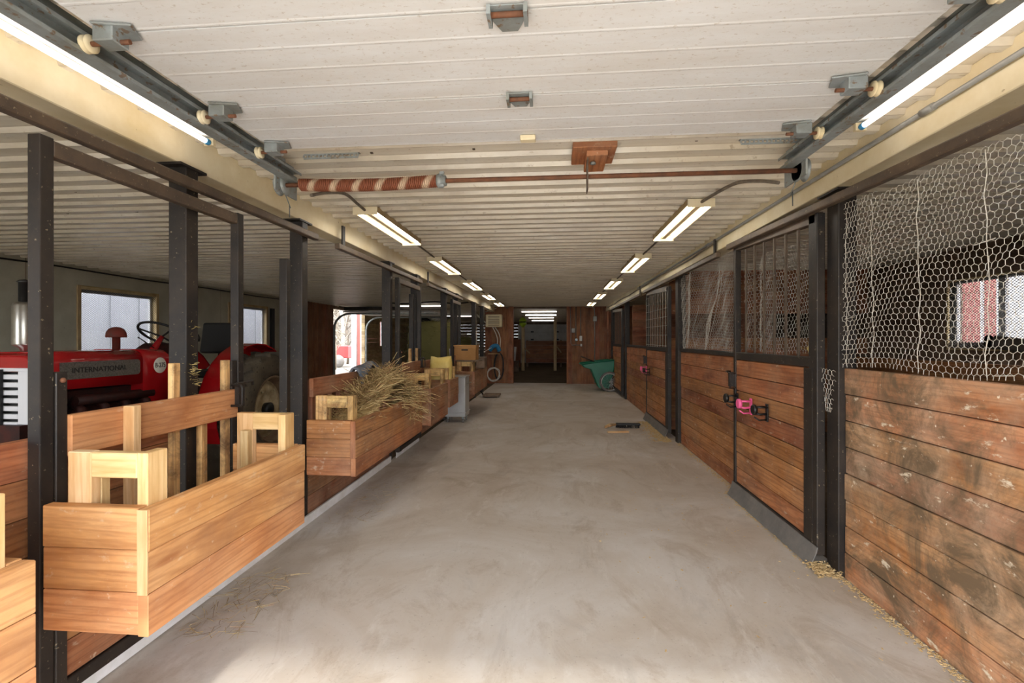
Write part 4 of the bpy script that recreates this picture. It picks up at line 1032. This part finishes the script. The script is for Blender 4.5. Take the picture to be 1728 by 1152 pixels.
# hay bales in the left pen
def bale(x, y, r, h, label):
    m = MB(); prof = [(.02, 0)] + [(r * (.93 + .07 * math.sin(PI * k / 10)) + rr(-.01, .01), h * k / 10) for k in range(11)] + [(.02, h + .05)]
    m.lathe(prof, (x, y, 0), 'Z', 26)
    for i, v in enumerate(m.v): m.v[i] = (v[0] + rr(-.02, .02), v[1] + rr(-.02, .02), v[2])
    strands(m, 500, lambda: (lambda a: (x + r * math.cos(a), y + r * math.sin(a), rr(.1, h)))(rr(0, 2 * PI)), (.1, .25), (.003, .006), 0)
    strands(m, 120, lambda: (x + rr(-r, r) * .7, y + rr(-r, r) * .7, h), (.1, .25), (.003, .006), .2)
    tag(m.build('hay_bale', 'balehay'), label, 'hay bale', 'big hay bales in the left pen')
bale(-3.15, 12.4, .66, 1.84, 'tall greenish hay bale behind the yellow sack'); bale(-4.4, 20.5, 1.0, 1.5, 'hay bale deep in the left pen, above the cardboard box')
# barn fan on the left wall
t = thing('barn_fan', 'dark round barn fan hung deep in the left pen beside the far window', 'fan', (-6.0, 22, 1.7))
MB().lathe([(.36, -.12), (.42, -.10), (.42, .10), (.36, .12), (.34, .1), (.34, -.1)], (-6.0, 22, 2.0), 'Y', 24).build('shroud', 'black', t)
m = MB()
for k in range(4): a = k * PI / 2 + .4; m.obox((-6.0 + .17 * math.cos(a), 22, 2.0 + .17 * math.sin(a)), (.3, .02, .14), Matrix.Rotation(-a, 3, 'Y') @ Matrix.Rotation(.5, 3, 'X'))
m.build('blades', 'rustysteel', t); MB().bar((-6.4, 22, 2.0), (XL + .01, 22, 2.0), .06, .06).build('bracket', 'black', t)
# left pen overhead door and tracks
t = thing('garage_door', 'white overhead door parked open deep in the left pen', 'garage door', (-5, 15.6, 2.2), None, 'thing')
m = MB()
for i in range(5): m.box(-6.5 + i * .55, -5.953 + i * .55, 14.45, 16.85, 2.25, 2.29)
m.build('door_sections', 'doorskin', t)
for y in (14.35, 16.9):
    pts = [(XL + .06, y, 0), (XL + .06, y, 1.75)] + [(XL + .06 + .5 * (1 - math.cos(a * PI / 12)), y, 1.75 + .45 * math.sin(a * PI / 12)) for a in range(1, 7)] + [(-3.5, y, 2.20)]
    MB().tube(pts, .035, 6).build('track', 'galvdull', t)
MB().tube([(XL + .3, 14.2, 2.40), (XL + .3, 17.1, 2.40)], .03, 8).build('shaft', 'rustysteel', t)
MB().box(-6.4, -3.4, 14.28, 14.33, 2.30, 2.40).build('track_hanger', 'steel', t)
tag(MB().box(XL + .005, XL + .06, 11.05, 11.17, .3, 2.15).build('wall_post', 'black'), 'black vertical strip beside the second left window', 'post')
cable([(XL + .03, -.3, CEIL - .07)] + [(XL + .03, y, CEIL - .07 - .02 * (i % 2)) for i, y in enumerate((3, 4.5, 6, 7.5, 9, 10.5, 12))], .012, 'black', 'dark cable stapled along the top of the left plywood wall')
cable(sm([(-4.5, 12.8, 2.41), (-4.0, 12.6, 2.36), (-3.2, 12.8, 2.42), (-2.6, 12.4, 2.34), (-2.12, 12.6, 2.40)]), .02, 'black', 'black hose strung under the left pen ceiling')

# ------------------------------------------------------------------ far end
t = thing('pole', 'tan round pole in the back room with a lime-green trap hung on it', 'pole', (-1.42, 22, 0), 'tan poles in the back room')
MB().box(-1.48, -1.34, 21.95, 22.09, -.01, 2.45).build('shaft', 'tanboard', t, bevel=.02); MB().bar((-1.34, 21.95, 1.02), (-1.10, 21.95, .78), .09, .05).build('brace', 'tanboard', t)
t = thing('pole', 'plain tan pole in the back room, right of the lime-green trap', 'pole', (.05, 22, 0), 'tan poles in the back room')
MB().box(-.02, .12, 21.95, 22.09, -.01, 2.45).build('shaft', 'tanboard', t, bevel=.02); MB().bar((.12, 21.95, 1.1), (.32, 21.95, .82), .09, .05).build('brace', 'tanboard', t)
t = thing('fly_trap', 'lime-green hanging lantern-shaped trap at the top of the back-room pole', 'lantern', (-1.4, 21.7, 2.0))
MB().lathe([(.02, 0), (.06, .03), (.16, .14), (.17, .2), (.10, .22)], (-1.4, 21.7, 1.95), 'Z', 8).build('lower_shade', 'lime', t)
MB().lathe([(.12, .0), (.13, .07)], (-1.4, 21.7, 2.17), 'Z', 8).build('core', 'black', t)
MB().lathe([(.10, .24), (.17, .26), (.16, .32), (.06, .42), (.01, .44)], (-1.4, 21.7, 1.97), 'Z', 8).build('upper_shade', 'lime', t)
MB().tube([(-1.4, 21.7, 2.39), (-1.4, 21.7, 2.44), (-1.4, 21.96, 2.44)], .01, 6).build('hook', 'black', t)
t = thing('garage_door', 'closed white sectional door at the far end of the barn', 'garage door', (-.3, YB - .1, 0), None, 'thing')
m = MB()
for i in range(5): m.box(-2.15, 2.15, YB - .06, YB - .02, .02 + i * .46, .475 + i * .46)
m.build('door_sections', 'board_white', t)
for z in (.95, 1.41, 1.87):
    for x in (-1.3, .2): MB().box(x - .09, x + .09, YB - .075, YB - .061, z - .04, z + .04).build('hinge', 'black', t)
t = thing('plank_fence', 'low dark plank fence across the back room in front of the white door', 'fence', (.3, 25, 0))
planks_y(MB(), 24.9, 24.95, -1.45, 2.15, .22, 1.34, 5).build('boards', 'redboard', t)
for x in (-1.38, .35, 2.05): MB().box(x - .05, x + .05, 24.96, 25.06, -.01, 1.38).build('fence_post', 'olddark', t)
tag(MB().box(-2.12, -1.70, 24.6, 24.7, -.01, 1.42).build('plank_bulkhead', 'redboard'), 'short red-brown plank panel left of the back-room fence', 'panel')
tag(MB().obox((-1.72, 21.2, .78), (.10, .03, .62), Matrix.Rotation(.08, 3, 'Y')).build('white_board', 'board_white'), 'narrow white board standing near the tan pole', 'board')
tag(MB().box(-1.85, -1.55, 21.1, 21.5, -.01, .47).build('storage_box', 'olddark'), 'dark box under the narrow white board', 'box')
# electrics on the far right wall
t = thing('electrical_boxes', 'switch boxes and conduits on the brown far wall right of the passage', 'switch box', (.75, 15.45, 1.2))
for x0, x1, z0, z1, mt in ((.555, .66, 1.62, 1.76, 'conduit'), (.66, .75, 1.36, 1.44, 'galv'), (.80, .885, 1.36, 1.52, 'plastic_white'), (.83, .885, 1.19, 1.27, 'plastic_white')):
    MB().box(x0, x1, 15.42, 15.495, z0, z1).build('box', mt, t, bevel=.006)
for pts in ([(.51, 15.47, 2.46), (.53, 15.47, 1.7), (.53, 15.47, 1.3), (.56, 15.47, 1.23), (.85, 15.47, 1.23)], [(.69, 15.47, 2.46), (.69, 15.47, 1.24)], [(.84, 15.47, 2.46), (.84, 15.47, 1.52)]):
    MB().tube(pts, .012, 6).build('conduit', 'conduit', t)
t = thing('conduit', 'tall grey conduit with a junction box on the far wall above the green cart', 'pipe', (1.27, 15.46, .9))
MB().tube([(1.0, 15.46, 2.44), (1.2, 15.46, 2.44), (1.26, 15.46, 2.40), (1.28, 15.46, 2.2), (1.28, 15.46, .02)], .016, 8).build('pipe', 'conduit', t)
MB().box(1.23, 1.34, 15.39, 15.495, 1.98, 2.14).build('box', 'conduit', t, bevel=.005)
tag(MB().box(1.60, 1.66, 14.9, 14.96, 0, 2.28).build('bare_post', 'redboard'), 'thin brown wooden post behind the green cart', 'post')
# green cart
t = thing('garden_cart', 'green two-wheeled garden cart parked at the far right', 'cart', (1.35, 13.6, 0))
sec_ = [(.74, .74), (.80, .60), (1.02, .60), (1.24, .07), (1.42, .07), (1.58, .10), (1.64, .83), (1.55, .85)]
m = MB()
rings = []
poly = [(.74, .72), (.80, .645), (1.0, .585), (1.20, .10), (1.26, .075), (1.50, .075), (1.64, .60), (1.66, .84), (1.20, .79)]
for y, k in ((13.30, .94), (13.36, 1), (13.95, 1), (14.01, .94)):
    rings.append([(1.25 + (x - 1.25) * k, y, z) for x, z in poly])
m.loft(rings, False); m.build('tub', 'green', t, bevel=.015, seg=2)
MB().tube([(1.66, 13.30, .85), (1.20, 13.30, .80), (.74, 13.30, .735), (.71, 13.65, .735), (.74, 14.01, .735), (1.20, 14.01, .80), (1.66, 14.01, .85)], .018, 8).build('rim', 'green', t)
def spoked(x, y, r):
    w = MB().tube([(x + r * math.cos(a * PI / 14), y, r + .005 + r * math.sin(a * PI / 14) * .97) for a in range(28)], .024, 8, True).build('wheel', 'rubber', t)
    m = MB().tube([(x + r * .86 * math.cos(a * PI / 14), y, r + r * .86 * math.sin(a * PI / 14)) for a in range(28)], .014, 6, True)
    for a in range(18):
        an = a * 2 * PI / 18; m.wire((x + .03 * math.cos(an + .5), y, r + .03 * math.sin(an + .5)), (x + r * .85 * math.cos(an), y, r + r * .85 * math.sin(an)), .003)
    m.lathe([(.004, -.03), (.028, -.03), (.028, .03), (.004, .03)], (x, y, r), 'Y', 10); m.build('spokes', 'alu', w)
spoked(1.50, 13.22, .26); spoked(1.50, 14.09, .26)
MB().tube([(1.50, 13.22, .26), (1.50, 14.09, .26)], .012, 6).build('axle', 'steel', t)
MB().tube([(1.1, 14.0, .78), (.85, 14.0, .90), (.78, 13.95, .92), (.78, 13.36, .92), (.85, 13.30, .90), (1.1, 13.3, .80)], .014, 8).build('handle', 'steel', t)
# broom on the floor
t = thing('broom', 'push broom head with black bristles lying on the aisle floor', 'broom', (1.15, 7.7, 0))
MB().box(.98, 1.36, 7.78, 7.86, .045, .075).build('block', 'black', t, bevel=.006)
m = MB()
for i in range(90): x = rr(.985, 1.355); y = rr(7.785, 7.855); m.bar((x, y, .05), (x + rr(-.02, .02), y - rr(.0, .03), .006), .008)
m.build('bristles', 'bristle', t); 
m = MB().tube([(.98, 7.80, .055), (.80, 7.72, .02)], .016, 8).tube([(1.02, 7.80, .06), (.88, 7.80, .06), (.80, 7.73, .035)], .008, 6); m.build('handle', 'dirtypine', t)
tag(MB().bar((.80, 7.36, .014), (1.12, 7.42, .014), .05, .022).build('wood_stick', 'pine'), 'pale piece of wood on the floor in front of the broom', 'stick')
# shavings along the foot of the right wall
def flakes(mb, n, fn, s=(.004, .012)):
    for _ in range(n):
        p = Vector(fn()); a = rr(0, PI); l = rr(*s)
        mb.obox(p, (l * 2, l, .0016), Matrix.Rotation(a, 3, 'Z') @ Matrix.Rotation(rr(-.5, .5), 3, 'X'))
def fs1():
    t_ = R(); return (1.60 - abs(random.gauss(0, .10)), 6.75 + 1.6 * t_ ** 1.2, rr(.003, .022))
mb = MB(); flakes(mb, 1500, fs1, (.006, .014)); tag(mb.build('wood_shavings', 'shavings'), 'spill of wood shavings at the foot of the second right door', 'shavings', None, 'stuff')
mb = MB(); flakes(mb, 700, lambda: (1.69 - abs(random.gauss(0, .025)), rr(1.4, 3.1), rr(.003, .012)), (.003, .008)); flakes(mb, 500, lambda: (1.60 - abs(random.gauss(0, .03)), rr(3.1, 4.6), rr(.003, .012)), (.003, .009))
flakes(mb, 400, lambda: (1.69 - abs(random.gauss(0, .03)), rr(4.6, 6.7), rr(.003, .01)), (.003, .009)); flakes(mb, 350, lambda: (1.62 + rr(-.07, .07), 3.06 + rr(-.08, .08), rr(.003, .04)), (.004, .012))
flakes(mb, 160, lambda: (rr(.3, 1.6), rr(2.2, 7), .003), (.003, .008))
tag(mb.build('wood_shavings', 'shavings'), 'line of pale shavings along the floor by the right wall', 'shavings', None, 'stuff')
# inside of the near right stall
t = thing('log', 'pale-ended log poking up in front of the right window', 'log', (3.9, 4.3, 1.3))
MB().tube([(3.95, 4.72, 1.38), (4.2, 4.35, 1.30), (4.35, 4.05, 1.22)], [.06, .065, .07], 12).build('trunk', 'bark', t)
MB().lathe([(.001, 0), (.058, 0)], (3.93, 4.745, 1.385), 'X', 12).build('cut_end', 'logend', t)
t2 = thing('wood_rack', 'brown plank rack along the back of the near right stall', 'rack', (4.4, 5, 0))
planks_x(MB(), 4.30, 4.34, 1.0, 7.6, .75, 1.16, 3).build('rails', 'plank', t2)
for y in (1.5, 3.5, 5.5, 7.3): MB().box(4.345, 4.42, y - .05, y + .05, 0, 1.2).build('upright', 'olddark', t2)
t = thing('hay_net', 'round pale hay tuft at the edge of the door with the pink rack', 'tuft', (1.72, 3.32, 1.36))
m = MB().lathe([(.001, -.035), (.03, -.02), (.038, 0), (.03, .02), (.001, .035)], (1.68, 3.30, 1.34), 'Z', 10); strands(m, 40, lambda: (1.68 + rr(-.03, .03), 3.30 + rr(-.03, .03), 1.34 + rr(-.03, .03)), (.02, .05), (.0008, .0014), .2)
m.build('straw', 'hay2', t)

# ------------------------------------------------------------------ outside, seen through the openings
def siding(name, x0, x1, y0, y1, h, mat, label, step=.4, trims=()):
    t = thing(name, label, 'building', ((x0 + x1) / 2, (y0 + y1) / 2, -.17))
    MB().box(x0, x1, y0, y1, -.17, h).build('wall', mat, t)
    m = MB(); y = y0; sx = x1 if x1 < 0 else x0; s_ = 1 if x1 < 0 else -1
    while y < y1: m.box(min(sx, sx + s_ * .03), max(sx, sx + s_ * .03), y, y + .05, -.17, h); y += step
    m.build('battens', 'white_trim' if trims else mat, t)
    for ya, yb in trims: MB().box(min(sx, sx + s_ * .04), max(sx, sx + s_ * .04), ya, yb, -.17, h).build('trim', 'white_trim', t)
    MB().box(x0 - .3, x1 + .3, y0 - .3, y1 + .3, h, h + .2).build('roof', 'olddark', t)
    return t
siding('shed', -14, -10.5, 5, 20, 3.4, 'siding_pale', 'pale grey board building outside the left windows', .8)
siding('shed', 8.2, 12, 1, 14, 3.4, 'siding_red', 'faded red building with white trim outside the right window', .5, ((8.9, 9.7), (6.6, 7.2)))
t = thing('shed', 'red and white barn corner outside the left pen doorway', 'building', (-9, 22, -.17))
MB().box(-8.82, -7.1, 20.6, 24, -.17, 3.5).build('wall', 'siding_red', t); MB().box(-8.45, -8.25, 20.5, 20.6, -.17, 3.5).build('trim', 'white_trim', t)
MB().box(-8.85, -8.63, 20.5, 20.6, -.17, 3.5).build('trim', 'white_trim', t); MB().box(-9.1, -6.95, 20.4, 24.3, 3.5, 3.7).build('roof', 'olddark', t)
def tree(x, y, h, r, mat, label):
    t = thing('bare_tree', label, 'tree', (x, y, -.17), 'bare trees outside the left pen doorway')
    pts = [(x + rr(-.1, .1) * k, y + rr(-.1, .1) * k, -.17 + h * k / 6) for k in range(7)]
    MB().tube(pts, [r * (1 - .12 * k) for k in range(7)], 8).build('trunk', mat, t)
    m = MB()
    for _ in range(46):
        k = rr(.12, .95); i = int(k * 6); p = Vector(pts[i]).lerp(Vector(pts[min(i + 1, 6)]), k * 6 - i); a = rr(0, 2 * PI); d = Vector((math.cos(a), math.sin(a), rr(.2, 1.1))); l = rr(.5, 1.8)
        q = p + d * l * .5; m.tube([p, q, q + (d + Vector((rr(-.5, .5), rr(-.5, .5), .3))) * l * .5], [r * .22, r * .13, r * .05], 4)
        for _ in range(2): m.wire(q, q + Vector((rr(-1, 1), rr(-1, 1), rr(0, 1))) * .6, r * .06)
    m.build('branches', mat, t)
for i, (x, y, h, r, mt, lb) in enumerate(((-11.5, 24.5, 7, .11, 'birch', 'pale birch trunk just inside the left edge of the pen doorway view'), (-14.5, 32, 9, .14, 'birch', 'second pale tree outside the pen doorway'), (-18.2, 38, 9, .15, 'bark', 'grey bare tree in the middle of the pen doorway view'),
    (-20, 34, 10, .16, 'bark', 'grey bare tree farther out in the pen doorway view'), (-13.2, 30, 7, .09, 'bark', 'thin grey sapling beside the pale trees'), (-19, 41, 11, .2, 'bark', 'far thick grey tree outside'), (-23, 38, 11, .2, 'bark', 'farthest grey tree outside'), (-23.5, 46, 10, .16, 'birch', 'far pale tree outside'))): tree(x, y, h, r, mt, lb)
t = thing('trailer', 'red farm trailer outside the left pen doorway', 'trailer', (-14, 31, -.17))
MB().box(-14.2, -11.6, 26.4, 27.8, .35, 1.05).build('bed', 'red', t, bevel=.03)
for x in (-13.7, -12.1): MB().lathe([(.05, -.09), (.33, -.09), (.36, 0), (.33, .09), (.05, .09)], (x, 26.3, .19), 'Y', 18).build('wheel', 'rubber', t)

m = MB(); nx, ny = 10, 24; b0 = len(m.v)
for i in range(nx + 1):
    for j in range(ny + 1):
        x = -24 - 5 * i; y = 0 + 7 * j; m.v.append((x, y, -.3 + 2.6 * i + .5 * math.sin(i * 2.3 + j) + .4 * math.sin(j * 1.7)))
for i in range(nx):
    for j in range(ny): q = b0 + i * (ny + 1) + j; m.face([q, q + 1, q + ny + 2, q + ny + 1], None, True)
struct(m.build('hill', 'brush'))
